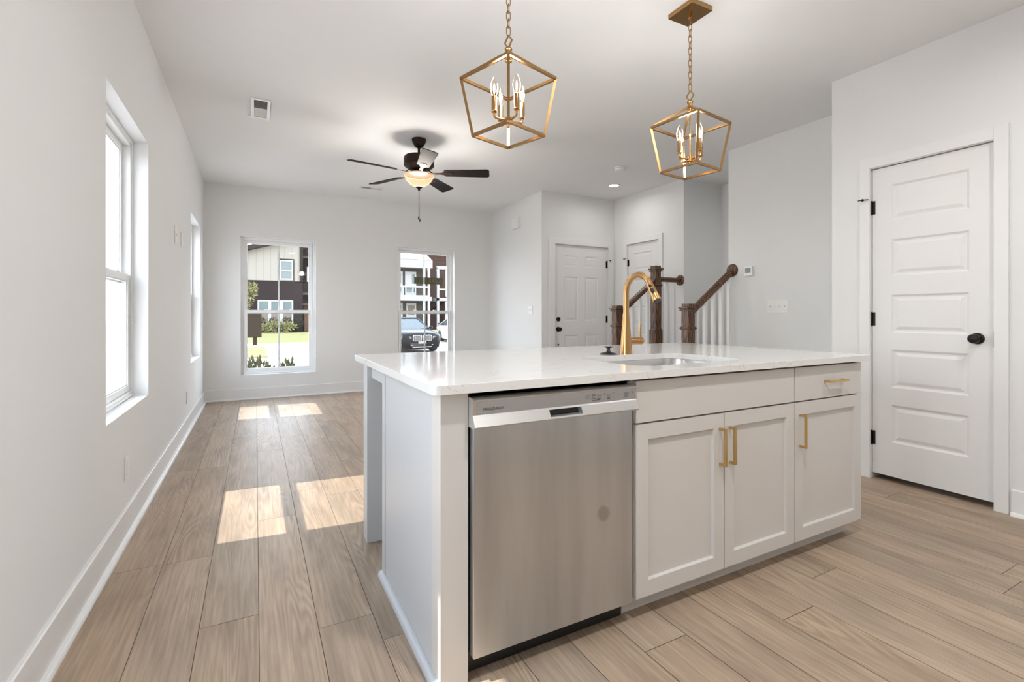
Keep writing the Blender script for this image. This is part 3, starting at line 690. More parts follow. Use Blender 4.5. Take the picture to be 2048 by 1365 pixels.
# ---------------------------------------------------------------- pendants
def make_pendant():
    # local origin on the ceiling; near corner of the cage along local +x
    root = thing('lantern_pendant', None, 'pendant light', (0, 0, 0), 0, 'brass lantern pendants over the island')
    B = lambda m, n, mt, p=root, **k: m.build(n, mt, p, world=False, **k)
    bw = 0.0115
    cage = MB(); zt_, zm_, zb_ = -0.524, -0.622, -0.870; rm_, rb_ = 0.206, 0.155
    cs = [(math.cos(R(90*k)), math.sin(R(90*k))) for k in range(4)]
    for k in range(4):
        c, s = cs[k]; c2, s2 = cs[(k+1) % 4]
        cage.bar((c*0.012, s*0.012, zt_), (c*rm_, s*rm_, zm_), bw); cage.bar((c*rm_, s*rm_, zm_), (c*rb_, s*rb_, zb_), bw)
        cage.bar((c*rb_, s*rb_, zb_), (c2*rb_, s2*rb_, zb_), bw); cage.bar((c*rm_, s*rm_, zm_), (c2*rm_, s2*rm_, zm_), bw)
        cage.ball((c*rm_, s*rm_, zm_), bw*0.62, n=8, m=6); cage.ball((c*rb_, s*rb_, zb_), bw*0.62, n=8, m=6)
    B(cage, 'cage', M_brass)
    cap = MB().lathe([(0.004, -0.488), (0.013, -0.489), (0.0165, -0.493), (0.0165, -0.499), (0.013, -0.501), (0.0125, -0.540), (0.016, -0.544), (0.016, -0.549), (0.006, -0.552)], (0, 0, 0), 'z', 24)
    B(cap, 'cap', M_brass, smooth=40)
    lp = MB(); h = 0.030
    for a, b in (((0, -0.488), (0.0, -0.488)),): pass
    dm = [(0, 0, -0.490), (0.022*0.707, 0.022*0.707, -0.462), (0, 0, -0.434), (-0.022*0.707, -0.022*0.707, -0.462)]
    for k in range(4): lp.bar(dm[k], dm[(k+1) % 4], 0.0055)
    B(lp, 'loop', M_brass)
    stem = MB().tube([(0, 0, -0.545), (0, 0, -0.82)], 0.0042, 10)
    hub = MB().lathe([(0.006, -0.792), (0.019, -0.794), (0.019, -0.818), (0.008, -0.822), (0.006, -0.836)], (0, 0, 0), 'z', 20)
    hub.v += []; B(stem, 'stem', M_brass, smooth=50); B(hub, 'hub', M_brass, smooth=40)
    rho = 0.070
    for k in range(4):
        a = R(30 + 90*k); c, s = math.cos(a), math.sin(a)
        arm = MB().tube([(c*0.015, s*0.015, -0.806), (c*(rho-0.012), s*(rho-0.012), -0.806), (c*(rho-0.003), s*(rho-0.003), -0.803), (c*rho, s*rho, -0.794), (c*rho, s*rho, -0.780)], 0.0055, 10)
        ao = B(arm, 'arm', M_brass, smooth=50)
        sl = MB().lathe([(0.012, -0.783), (0.0135, -0.778), (0.0115, -0.775), (0.0115, -0.716), (0.009, -0.714)], (c*rho, s*rho, 0), 'z', 18)
        so = B(sl, 'candle_sleeve', M_brass, smooth=40)
        gb = MB().lathe([(0.008, -0.716), (0.012, -0.706), (0.0165, -0.690), (0.0175, -0.678), (0.0155, -0.662), (0.010, -0.646), (0.005, -0.636), (0.001, -0.631)], (c*rho, s*rho, 0), 'z', 18)
        bo = B(gb, 'bulb', M_bulbglass, smooth=60)
        fl = MB().lathe([(0.001, -0.706), (0.003, -0.702), (0.0048, -0.684), (0.003, -0.666), (0.001, -0.660)], (c*rho, s*rho, 0), 'z', 10)
        B(fl, 'filament', M_filament, bo, smooth=60)
    # chain
    ch = MB(); n = 12; top, bot = -0.042, -0.432; pitch = (top - bot) / n
    for i in range(n):
        zc = top - (i + 0.5) * pitch; hl = pitch * 0.5 + 0.0045; wl = 0.0085; pp = []
        for k in range(16):
            t = 2 * math.pi * k / 16; x = wl * math.cos(t); z = math.copysign(min(abs(hl * math.sin(t)) * 1.0, hl), math.sin(t))
            x = math.copysign(min(wl, abs(x) * 1.35), x)
            a = R(20 + 90 * (i % 2)); pp.append((x * math.cos(a), x * math.sin(a), zc + z))
        ch.tube(pp, 0.0022, 6, closed=True)
    B(ch, 'chain', M_brass, smooth=60)
    return root
def finish_pendant(root, loc, rz, label):
    root.location = loc; root.rotation_euler = (0, 0, rz); root['label'] = label
    # square canopy stays square with the room
    m = MB().box(-0.077, 0.077, -0.083, 0.083, -0.024, 0.0); m.lathe([(0.010, -0.024), (0.010, -0.042), (0.005, -0.046)], (0, 0, 0), 'z', 16)
    m.xf(Matrix.Rotation(-rz, 4, 'Z')); m.build('canopy', M_brass, root, world=False, bevel=0.0015)
    l = bpy.data.lights.new('bulb_light', 'POINT'); l.energy = PEND_POWER; l.color = (1.0, 0.98, 0.96); l.shadow_soft_size = 0.05
    lo = bpy.data.objects.new('bulb_light', l); C.objects.link(lo); lo.parent = root; lo.location = (0, 0, -0.665)
p1 = make_pendant(); p2 = copy_tree(p1)
finish_pendant(p1, (0.970, 1.863, CE), R(242.5), 'brass lantern pendant over the dishwasher end of the island, left of the two')
finish_pendant(p2, (2.080, 1.863, CE), R(232.8), 'brass lantern pendant with its square canopy in view, right of the two')

# ---------------------------------------------------------------- ceiling fan
FCX, FCY = 1.355, 4.42
cf = thing('ceiling_fan', 'dark five blade ceiling fan with a lit glass bowl and pull chains', 'fan', (FCX, FCY, CE))
L_ = lambda m, n, mt, p=cf, **k: m.build(n, mt, p, world=False, **k)
L_(MB().lathe([(0.066, 0.0), (0.066, -0.012), (0.058, -0.040), (0.036, -0.072), (0.020, -0.082), (0.012, -0.084)], (0, 0, 0), 'z', 32), 'canopy', M_bronze, smooth=40)
L_(MB().lathe([(0.0125, -0.078), (0.0125, -0.165)], (0, 0, 0), 'z', 16), 'downrod', M_bronze, smooth=40)
L_(MB().lathe([(0.020, -0.140), (0.030, -0.150), (0.085, -0.156), (0.132, -0.166), (0.140, -0.178), (0.140, -0.250), (0.128, -0.262), (0.085, -0.290), (0.062, -0.298)], (0, 0, 0), 'z', 40), 'motor_housing', M_bronze, smooth=35)
L_(MB().lathe([(0.055, -0.298), (0.060, -0.304), (0.060, -0.325), (0.104, -0.328), (0.106, -0.333), (0.02, -0.336)], (0, 0, 0), 'z', 32), 'light_fitter_with_added_pan', M_bronze, smooth=35)  # wide lower pan added to hold the bowl's upward light off the ceiling
bp_ = [(0.137, -0.334), (0.139, -0.342), (0.132, -0.362), (0.116, -0.390), (0.090, -0.418), (0.058, -0.438), (0.025, -0.447), (0.010, -0.448)]
bw_ = L_(MB().lathe(bp_, (0, 0, 0), 'z', 48, cap=False), 'glass_bowl', M_bowl, smooth=60)
L_(MB().lathe([(0.030, -0.446), (0.034, -0.450), (0.026, -0.456), (0.014, -0.462), (0.010, -0.472), (0.012, -0.478), (0.004, -0.482)], (0, 0, 0), 'z', 24), 'finial', M_bronze, smooth=40)
for dx, zb_ in ((-0.004, -0.725), (0.008, -0.745)):
    c_ = L_(MB().tube([(dx*0.4, 0, -0.480), (dx, 0, zb_)], 0.0012, 6), 'pull_chain', M_bronze)
    MB().lathe([(0.002, 0.012), (0.005, 0.006), (0.007, -0.006), (0.005, -0.016), (0.002, -0.02)], (dx, 0, zb_ - 0.01), 'z', 12).build('pull_fob', M_black, c_, world=False, smooth=50)
def blade_mesh():
    m = MB(); pts = []
    # outline in local x (out) / y
    x0, x1, w0, w1, rr = 0.235, 0.660, 0.056, 0.070, 0.028
    top = [(x0, w0*0.75), (x0+0.012, w0), (0.45, 0.5*(w0+w1)), (x1-rr, w1)] + [(x1 - rr + rr*math.sin(R(a)), w1 - rr + rr*math.cos(R(a))) for a in (20, 40, 60, 80, 90)]
    out = top + [(x, -y) for x, y in reversed(top)]
    return m.prism(out[::-1], 'z', -0.003, 0.003)
for k in range(5):
    ang = R(45 + 72*k)
    Mx = Matrix.Rotation(ang, 4, 'Z') @ Matrix.Translation((0, 0, -0.318)) @ Matrix.Rotation(R(-13), 4, 'X')
    b_ = L_(blade_mesh().xf(Mx), 'blade', M_fanwood, bevel=0.001)
    Mi = Matrix.Rotation(ang, 4, 'Z')
    ir = MB().prism([(0.09, -0.016), (0.20, -0.012), (0.235, -0.026), (0.30, -0.030), (0.315, -0.018), (0.315, 0.018), (0.30, 0.030), (0.235, 0.026), (0.20, 0.012), (0.09, 0.016)], 'z', -0.0065, -0.0032).xf(Mx)
    ir.bar(Mi @ Vector((0.075, 0, -0.282)), Mi @ Vector((0.125, 0, -0.318)), 0.026, 0.008)
    ir.build('blade_iron', M_bronze, b_, world=False)
l = bpy.data.lights.new('bowl_light', 'POINT'); l.energy = FAN_POWER; l.color = (1.0, 0.97, 0.93); l.shadow_soft_size = 0.10
lo = bpy.data.objects.new('bowl_light', l); C.objects.link(lo); lo.parent = cf; lo.location = (0, 0, -0.385)

# ---------------------------------------------------------------- ceiling fittings
def can_light(name, label, x, y, group=None, power=0.0):
    t = thing(name, label, 'ceiling light', (x, y, CE), 0, group)
    MB().lathe([(0.058, -0.0015), (0.062, -0.006), (0.075, -0.008), (0.082, -0.004), (0.082, 0.0)], (0, 0, 0), 'z', 36, cap=False).build('trim_ring', M_plate, t, world=False, smooth=40)
    MB().lathe([(0.060, -0.0022), (0.0005, -0.0030)], (0, 0, 0), 'z', 36, cap=False).build('diffuser', M_candisc, t, world=False, smooth=40)
    if power:
        l = bpy.data.lights.new('can_lamp', 'AREA'); l.shape = 'DISK'; l.size = 0.12; l.energy = power; l.color = (1.0, 0.985, 0.97); l.spread = R(170)
        lo = bpy.data.objects.new('can_lamp', l); C.objects.link(lo); lo.parent = t; lo.location = (0, 0, -0.012)
    return t
can_light('recessed_light', 'small lit round recessed light in the entry ceiling', 4.03, 4.83, None, 3.2)
can_light('recessed_light', 'added unseen light in the stairwell ceiling behind the thermostat wall', 4.80, 2.75, None, 6.0)  # unseen lamp added to lift the dark stair wall
for (x, y, w_) in ((0.85, 0.35, 'over the dishwasher aisle'), (2.75, 0.30, 'by the pantry door'), (1.6, -1.3, 'by the end wall')):  # unseen ceiling lamps added to brighten the room
    can_light('recessed_light', 'added unseen light in the kitchen ceiling, ' + w_, x, y, 'added unseen kitchen lights', ADDED_CAN_POWER * (1.35 if x < 1 else 0.75))
sm = thing('smoke_detector', 'round white smoke detector on the ceiling near the entry', 'smoke detector', (3.60, 4.21, CE))
MB().lathe([(0.066, 0), (0.066, -0.010), (0.060, -0.012)], (0, 0, 0), 'z', 36).build('mounting_plate', M_plate, sm, world=False, smooth=40)
MB().lathe([(0.058, -0.012), (0.060, -0.020), (0.054, -0.036), (0.040, -0.044), (0.030, -0.042), (0.0005, -0.045)], (0, 0, 0), 'z', 36).build('housing', M_plate, sm, world=False, smooth=30)
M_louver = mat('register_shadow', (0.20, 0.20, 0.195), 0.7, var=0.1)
def vent(label, x0, x1, y0, y1, along, half):
    t = thing('ceiling_vent', label, 'vent', ((x0+x1)/2, (y0+y1)/2, CE)); w_, l_ = (x1-x0)/2, (y1-y0)/2; b = 0.024
    m = MB().box(-w_, w_, -l_, -l_+b, -0.008, 0).box(-w_, w_, l_-b, l_, -0.008, 0).box(-w_, -w_+b, -l_+b, l_-b, -0.008, 0).box(w_-b, w_, -l_+b, l_-b, -0.008, 0)
    if along == 'x': m.box(-0.004, 0.004, -l_+b, l_-b, -0.007, -0.001)
    else: m.box(-w_+b, w_-b, -0.004, 0.004, -0.007, -0.001)
    m.build('frame', M_plate, t, world=False, bevel=0.0015)
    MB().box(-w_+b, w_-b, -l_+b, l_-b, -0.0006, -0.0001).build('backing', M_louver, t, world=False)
    N = 7 if along == 'x' else 8
    for s in (-1, 1):
        mm = MB(); ln = (w_-b) if along == 'x' else (l_-b)
        for k in range(N):
            c_ = s * (0.006 + (ln - 0.010) * (k + 0.5) / N); tl_ = -s * 0.0042
            if along == 'x':
                mm.add([(c_-tl_, -l_+b, -0.0065), (c_-tl_, l_-b, -0.0065), (c_+tl_, l_-b, -0.0012), (c_+tl_, -l_+b, -0.0012)], [(0,1,2,3)])
            else:
                mm.add([(-w_+b, c_-tl_, -0.0065), (w_-b, c_-tl_, -0.0065), (w_-b, c_+tl_, -0.0012), (-w_+b, c_+tl_, -0.0012)], [(0,1,2,3)])
        o_ = mm.build('louver', M_plate, t, world=False); q_ = o_.modifiers.new('thickness', 'SOLIDIFY'); q_.thickness = 0.0008
    return t
vent('white ceiling vent above the left windows, nearer of the two', -0.035, 0.105, 4.15, 4.55, 'y', 0)
vent('white ceiling vent past the fan above the far wall windows', 1.18, 1.48, 6.33, 6.47, 'x', 0)

# ---------------------------------------------------------------- wall devices
def plate_on(name, label, cat, axis, face, a0, a1, z0, z1, t=0.006, sgn=-1):
    # axis 'x': wall plane x=face, a = y ; protrudes sgn
    th = thing(name, label, cat, ((face, (a0+a1)/2, (z0+z1)/2) if axis == 'x' else ((a0+a1)/2, face, (z0+z1)/2)))
    m = MB().box(face, face + sgn*t, a0, a1, z0, z1) if axis == 'x' else MB().box(a0, a1, face, face + sgn*t, z0, z1)
    m.build('plate', M_plate, th, bevel=0.002); return th
def toggles(th, face, ys, z, sgn, up=True):
    for i, y in enumerate(ys):
        dz = 0.008 if (i != 1) else -0.008
        MB().box(face + sgn*0.006, face + sgn*0.0068, y-0.006, y+0.006, z-0.014, z+0.014).prism([(z-0.006, 0), (z+0.006, 0), (z+dz+0.003, 0.013), (z+dz-0.003, 0.013)] if False else [(z-0.006, face + sgn*0.0065), (z+0.006, face + sgn*0.0065), (z+dz+0.003, face + sgn*0.017), (z+dz-0.003, face + sgn*0.017)], 'y', y-0.004, y+0.004).build('toggle', M_plate, th)
t = plate_on('light_switch', 'white four gang switch plate below and right of the thermostat', 'switch', 'x', 4.20, 2.660, 2.852, 1.098, 1.216)
toggles(t, 4.20, [2.826, 2.779, 2.733, 2.686], 1.157, -1)
t = plate_on('light_switch', 'white switch plate on the short wall beside the front door', 'switch', 'x', 3.345, 5.712, 5.820, 1.092, 1.206)
toggles(t, 3.345, [5.79, 5.743], 1.149, -1)
t = plate_on('thermostat', 'white thermostat with a grey display beside the stair handrail', 'thermostat', 'x', 4.20, 2.982, 3.088, 1.449, 1.554, 0.008)
MB().box(4.192, 4.172, 2.994, 3.080, 1.456, 1.548).build('housing', M_plate, t, bevel=0.004)
MB().box(4.172, 4.1715, 3.010, 3.068, 1.486, 1.530).build('display', M_screen, t)
t = thing('door_chime', 'white door chime box high on the short wall', 'door chime', (3.345, 6.14, 2.40))
MB().box(3.345, 3.295, 6.045, 6.235, 2.325, 2.475).build('cover', M_plate, t, bevel=0.006, seg=3)
t = plate_on('outlet', 'white outlet low on the left wall below the nearest window', 'outlet', 'x', LX, 2.965, 3.035, 0.265, 0.385, 0.006, 1)
for z in (0.303, 0.347): MB().box(LX+0.006, LX+0.0078, 2.985, 3.015, z-0.016, z+0.016).build('socket', M_plate, t, bevel=0.003)
t = plate_on('outlet', 'white outlet low on the left wall near the far corner', 'outlet', 'x', LX, 5.34, 5.41, 0.258, 0.375, 0.006, 1)
for z in (0.295, 0.339): MB().box(LX+0.006, LX+0.0078, 5.36, 5.39, z-0.016, z+0.016).build('socket', M_plate, t, bevel=0.003)
t = plate_on('outlet', 'higher of two white plates at eye level on the left wall', 'outlet', 'x', LX, 4.60, 4.70, 1.65, 1.79, 0.007, 1)
MB().lathe([(0.006, 0.007), (0.006, 0.012)], (LX, 4.65, 1.72), 'x', 12).build('jack', M_plate, t, smooth=40)
t = plate_on('outlet', 'lower of two white plates at eye level, closer to the far corner', 'outlet', 'x', LX, 4.96, 5.05, 1.665, 1.785, 0.007, 1)
for z in (1.705, 1.747): MB().box(LX+0.007, LX+0.0088, 4.985, 5.025, z-0.015, z+0.015).build('socket', M_plate, t, bevel=0.003)

# ---------------------------------------------------------------- stairs and railings
stp = MB()
for i, xs in enumerate((3.62, 3.875)): stp.box(xs, xs + 0.255, 3.30, 4.178, 0, 0.19 * (i + 1))
stp.box(4.13, 4.57, 3.30, 4.178, 0, 0.57).box(4.57, 5.235, 3.30, 4.19, 0, 0.57)
stp.box(3.62, 3.875, 3.15, 3.30, 0, 0.19).box(3.875, 4.19, 3.15, 3.30, 0, 0.38)
stp.box(3.62, 3.875, 4.178, 4.32, 0, 0.19).box(3.875, 4.13, 4.178, 4.32, 0, 0.38).box(4.13, 4.565, 4.178, 4.32, 0, 0.57)
struct(stp.build('floor_stairs', M_stair, weld=False), 'dark stair treads and landing behind the island', 'stairs')
def newel(parent, x, y, zb_, zt_, base=None):
    w = 0.0425; m = MB().box(x-w, x+w, y-w, y+w, zb_, zt_ - 0.030)
    n = m.build('newel_post', M_stair, parent, bevel=0.0015)
    k = MB().box(x-w, x+w, y-w, y+w, zt_-0.030, zt_); k.box(x-0.064, x+0.064, y-0.064, y+0.064, zt_-0.046, zt_-0.030)
    q = MB().prism(rrect(-0.057, 0.057, -0.057, 0.057, 0.006, 2), 'z', -0.009, 0.009)
    k.box(x-0.050, x+0.050, y-0.050, y+0.050, zt_-0.058, zt_-0.046); k.box(x-0.057, x+0.057, y-0.057, y+0.057, zt_-0.068, zt_-0.056)
    k.build('cap', M_stair, n, bevel=0.003)
    c = MB().box(x-0.056, x+0.056, y-0.056, y+0.056, zt_-0.236, zt_-0.222).box(x-0.050, x+0.050, y-0.050, y+0.050, zt_-0.243, zt_-0.215)
    if base is None: c.build('collar', M_stair, n, bevel=0.003)
    else:
        c.build('collar', M_stair, n, bevel=0.003)
        MB().box(x-0.055, x+0.055, y-0.055, y+0.055, zb_, base).box(x-0.048, x+0.048, y-0.048, y+0.048, base, base+0.012).build('base_block', M_stair, n, bevel=0.002)
    return n
def handrail(parent, a, b):
    a, b = Vector(a), Vector(b); d = (b - a).normalized(); q = Vector((0, 1, 0)); u = q.cross(d)
    if u.z < 0: u = -u
    pf = [(-0.020, -0.028), (0.020, -0.028), (0.020, -0.012), (0.029, -0.002), (0.030, 0.010), (0.022, 0.024), (0.008, 0.029), (-0.008, 0.029), (-0.022, 0.024), (-0.030, 0.010), (-0.029, -0.002), (-0.020, -0.012)]
    K = len(pf); vs = [p + q * s + u * t for p in (a, b) for s, t in pf]
    return MB().add(vs, [tuple(range(K)), tuple(range(2*K-1, K-1, -1))] + [(i, (i+1) % K, K+(i+1) % K, K+i) for i in range(K)]).build('handrail', M_stair, parent, smooth=35)
def rosette(parent, x, y, z):
    return MB().lathe([(0.064, 0), (0.064, -0.006), (0.058, -0.014), (0.048, -0.020), (0.040, -0.021)], (x, y, z), 'x', 32).build('rosette', M_stair, parent, smooth=40)
def baluster(parent, x, y, z0_, z1_):
    return MB().box(x-0.016, x+0.016, y-0.016, y+0.016, z0_, z1_).build('baluster', M_trim, parent, bevel=0.001)
NY, FYR = 3.230, 4.244
rn = thing('stair_railing', 'stair railing with one dark newel post and a handrail meeting the thermostat wall', 'railing', (3.58, NY, 0))
newel(rn, 3.58, NY, 0, 1.186)
hA, hB = (3.615, NY, 1.108), (4.185, NY, 1.515)
handrail(rn, hA, hB); rosette(rn, 4.20, NY, 1.525)
for x in (3.693, 3.806, 3.920, 4.033, 4.147):
    zt_ = hA[2] + (hB[2] - hA[2]) * (x - hA[0]) / (hB[0] - hA[0]) - 0.030; baluster(rn, x, NY, 0.19 if x < 3.875 else 0.38, zt_)
rf = thing('stair_railing', 'farther stair railing with two dark newel posts and a level rail to the closet wall', 'railing', (3.586, FYR, 0))
newel(rf, 3.586, FYR, 0, 1.187); newel(rf, 4.168, FYR, 0.57, 1.659, base=0.905)
hA, hB = (3.62, FYR, 1.10), (4.13, FYR, 1.478)
handrail(rf, hA, hB); handrail(rf, (4.205, FYR, 1.503), (4.555, FYR, 1.503)); rosette(rf, 4.57, FYR, 1.503)
for x in (3.700, 3.812, 3.925, 4.037):
    zt_ = hA[2] + (hB[2] - hA[2]) * (x - hA[0]) / (hB[0] - hA[0]) - 0.030; baluster(rf, x, FYR, 0.19 if x < 3.875 else 0.38, zt_)
for x in (4.262, 4.362, 4.462): baluster(rf, x, FYR, 0.57, 1.474)
# ---------------------------------------------------------------- outdoors
GZ = -0.50
def xmat(*a, **k): return mat(*a, **{'spec': 0.06, **k})
M_asph = xmat('pale_asphalt', (0.3696, 0.3366, 0.3168), 0.9, var=0.08, vscale=4)
M_conc = xmat('sunlit_concrete', (0.4356, 0.4092, 0.3762), 0.9, var=0.05, vscale=3)
M_lawn = xmat('lawn_grass', (0.1419, 0.1353, 0.0627), 0.9, var=0.35, vscale=9, bump=0.6, bscale=60)
M_soil = xmat('mulch', (0.0792, 0.0495, 0.0330), 0.9, var=0.3, vscale=30)
M_xdark = xmat('dark_brick', (0.0172, 0.0119, 0.0125), 0.85, var=0.2, vscale=6)
M_xtrim = xmat('white_exterior_trim', (0.3102, 0.3069, 0.3003), 0.6, var=0.02)
M_xroof = xmat('grey_shingle', (0.2772, 0.2442, 0.2376), 0.9, var=0.1, vscale=5)
M_xpink = xmat('rose_shingle', (0.4092, 0.2772, 0.2508), 0.9, var=0.1, vscale=5)
M_xfascia = xmat('dark_fascia', (0.0198, 0.0158, 0.0132), 0.7, var=0.1)
M_xtaupe = xmat('taupe_siding', (0.0495, 0.0409, 0.0330), 0.8, var=0.06)
M_xdoor = xmat('brown_door', (0.1122, 0.0627, 0.0396), 0.6, var=0.1)
M_xpane = mat('house_pane', (0.0660, 0.0858, 0.0858), 0.15, spec=0.5, var=0.2, vscale=0.8)
M_xblind = xmat('drawn_blind', (0.1452, 0.1122, 0.0924), 0.6, var=0.1)
M_paint_k = mat('black_car_paint', (0.0040, 0.0033, 0.0033), 0.25, spec=0.10, var=0.05)
M_paint_w = mat('white_car_paint', (0.3630, 0.3630, 0.3564), 0.2, spec=0.5, coat=0.6, var=0.01)
M_chrome = mat('chrome', (0.2772, 0.2706, 0.2640), 0.2, metal=1.0, var=0.02)
M_tyre = mat('tyre_rubber', (0.0132, 0.0132, 0.0132), 0.8, var=0.1)
M_cglass = mat('car_glass', (0.0264, 0.0330, 0.0330), 0.1, spec=0.3, var=0.2, vscale=3)
M_lamp = mat('headlamp', (0.1056, 0.1056, 0.1056), 0.25, metal=0.4, var=0.1)
M_number = mat('number_plate', (0.1980, 0.1452, 0.1386), 0.5, var=0.05)
M_box = xmat('bronze_box', (0.026, 0.018, 0.012), 0.8, var=0.08)
M_olive = mat('olive_sign', (0.060, 0.052, 0.012), 0.6, var=0.04)
M_olivetext = mat('sign_letters', (0.20, 0.175, 0.06), 0.6, var=0.04)
def siding_mat(name, c, period, axis, dark=0.72):
    m, t, b = nodes_of(name)
    g = t.nodes.new('ShaderNodeNewGeometry'); s = t.nodes.new('ShaderNodeSeparateXYZ'); t.links.new(g.outputs['Position'], s.inputs[0])
    d = t.nodes.new('ShaderNodeMath'); d.operation = 'DIVIDE'; d.inputs[1].default_value = period; t.links.new(s.outputs[axis], d.inputs[0])
    f = t.nodes.new('ShaderNodeMath'); f.operation = 'FRACT'; t.links.new(d.outputs[0], f.inputs[0])
    gq = t.nodes.new('ShaderNodeMath'); gq.operation = 'LESS_THAN'; gq.inputs[1].default_value = 0.16; t.links.new(f.outputs[0], gq.inputs[0])
    mx = t.nodes.new('ShaderNodeMix'); mx.data_type = 'RGBA'; mx.inputs[6].default_value = (*c, 1); mx.inputs[7].default_value = (*[q * dark for q in c], 1)
    t.links.new(gq.outputs[0], mx.inputs[0]); t.links.new(mx.outputs[2], b.inputs['Base Color']); setin(b, 'Roughness', 0.85); setin(b, 'Specular IOR Level', 0.06)
    return m
M_batten = siding_mat('board_and_batten', (0.215, 0.196, 0.165), 0.40, 0, 0.86)
M_lap = siding_mat('brown_lap_siding', (0.0475, 0.0264, 0.0205), 0.28, 2, 0.55)
M_palelap = siding_mat('pale_lap_siding', (0.5280, 0.5214, 0.5082), 0.18, 2, 0.88)

def leaf_mat(name, c1, c2):
    m, t, b = nodes_of(name)
    g = t.nodes.new('ShaderNodeTexCoord'); n = t.nodes.new('ShaderNodeTexNoise'); n.inputs['Scale'].default_value = 7
    t.links.new(g.outputs['Object'], n.inputs['Vector'])
    r = t.nodes.new('ShaderNodeValToRGB'); r.color_ramp.elements[0].position = 0.35; r.color_ramp.elements[1].position = 0.65
    r.color_ramp.elements[0].color = (*c1, 1); r.color_ramp.elements[1].color = (*c2, 1)
    t.links.new(n.outputs['Fac'], r.inputs[0]); t.links.new(r.outputs[0], b.inputs['Base Color']); setin(b, 'Roughness', 0.6); setin(b, 'Specular IOR Level', 0.08)
    return m
M_leafd = leaf_mat('dark_leaf', (0.0052, 0.0079, 0.0035), (0.0330, 0.0409, 0.0172))
M_leafy = leaf_mat('yellow_leaf', (0.0697, 0.0675, 0.0218), (0.2112, 0.1980, 0.0792))
M_leafn = leaf_mat('glossy_leaf', (0.014, 0.018, 0.007), (0.11, 0.11, 0.05))
M_bark = xmat('bark', (0.0660, 0.0462, 0.0330), 0.9, var=0.2)

# ground
struct(MB().box(-60, 80, BY + WT + 0.02, 120, GZ - 0.3, GZ).box(-60, LX - WT - 0.02, -60, BY + WT + 0.02, GZ - 0.3, GZ).box(LX - WT - 0.02, 80, -60, RY - WT - 0.02, GZ - 0.3, GZ).build('ground_street', M_asph, weld=False), 'pale street and parking ground outside the windows', 'ground')
g = MB(); g.prism([(19.2, GZ), (19.2, GZ + 0.06), (27.6, GZ + 0.06), (27.6, GZ)][::-1], 'x', -2.2, 3.4)
struct(g.build('ground_walk', M_conc), 'bright concrete walk crossing toward the dark brick house', 'ground')
g = MB(); g.prism([(27.6, GZ), (27.6, GZ + 0.05), (31.0, -0.01), (33.9, 0.0), (33.9, GZ)][::-1], 'x', -2.6, 30)
tag(g.build('lawn', M_lawn), 'sunlit lawn in front of the dark brick house', 'lawn', None, 'stuff')
g = MB(); g.box(-1.4, 0.38, 19.4, 25.6, GZ + 0.06, GZ + 0.09)
tag(g.build('lawn', M_lawn), 'small grass patch beside the concrete walk', 'lawn', None, 'stuff')
struct(MB().box(-2.6, 30, 26.9, 27.55, GZ, GZ + 0.14).build('ground_kerb', M_conc), 'pale kerb edging the far lawn', 'ground')
struct(MB().box(-2.0, 4.5, 7.26, 8.75, GZ, GZ + 0.12).build('ground_bed', M_soil), 'planting bed under the far wall windows', 'ground')

def xwindow(parent, x0, x1, z0, z1, y, units=1, split=0.5, lower=None, fw=0.09):
    # white framed window on a facade at y facing -y
    w = (x1 - x0) / units
    for k in range(units):
        a, b = x0 + k*w, x0 + (k+1)*w; m = MB(); zm = z0 + (z1 - z0) * split
        m.box(a, a+fw, y-0.06, y+0.02, z0, z1).box(b-fw, b, y-0.06, y+0.02, z0, z1).box(a+fw, b-fw, y-0.06, y+0.02, z0, z0+fw).box(a+fw, b-fw, y-0.06, y+0.02, z1-fw, z1).box(a+fw, b-fw, y-0.05, y+0.02, zm-fw*0.4, zm+fw*0.4)
        f = m.build('window', M_xtrim, parent)
        MB().box(a+fw, b-fw, y-0.02, y+0.0, zm+fw*0.4, z1-fw).build('pane', M_xpane, f)
        MB().box(a+fw, b-fw, y-0.02, y+0.0, z0+fw, zm-fw*0.4).build('pane', lower or M_xpane, f)

# house opposite the first window
h = thing('house', 'house with white board siding over dark brick, seen through the left far window', 'house', (0, 36, 0))
HX = 2.69
rz_ = lambda x: 5.04 + 0.317 * (x + 0.534)
MB().box(-2.8, HX, 34, 44, GZ, 3.25).build('brick_wall', M_xdark, h)
MB().prism([(3.25, -9), (rz_(-9), -9), (rz_(5), 5), (3.25, 5)] if False else [(3.25, -2.8), (3.25, HX), (rz_(HX), HX), (rz_(-2.8), -2.8), (3.3, -2.8)], 'y', 34.02, 44).build('board_wall', M_batten, h)
MB().box(HX - 0.18, HX + 0.02, 33.97, 34.3, 3.25, rz_(HX) - 0.1).build('corner_board', M_xfascia, h)
m = MB(); x_a, x_b = -3.0, 5.2
m.prism([(rz_(x_a) - 0.02, x_a), (rz_(x_b) - 0.02, x_b), (rz_(x_b) + 0.26, x_b), (rz_(x_a) + 0.26, x_a)], 'y', 33.5, 44.3)
m.build('roof', M_xfascia, h)
xwindow(h, 1.356, 2.125, 3.32, 4.58, 34.02, 1, 0.46, None, 0.085)
MB().box(1.30, 2.19, 33.97, 34.02, 4.58, 4.66).box(2.125, 2.19, 33.98, 34.02, 3.28, 4.58).build('window_trim', M_xfascia, h)
xwindow(h, 0.104, 2.125, 0.468, 2.02, 34.0, 3, 0.5, M_xblind, 0.085)
MB().box(HX, 5.4, 35.0, 44, GZ, 6.6).build('porch_wall', M_xdark, h)
MB().box(2.86, 3.7, 34.9, 35.0, 0.0, 1.75).build('door', M_xdoor, h)
for za, zb_ in ((1.72, 1.86), (2.40, 2.55), (4.80, 4.95)): MB().box(HX, 4.4, 34.25, 35.0, za, zb_).build('porch_beam', M_xtaupe, h)
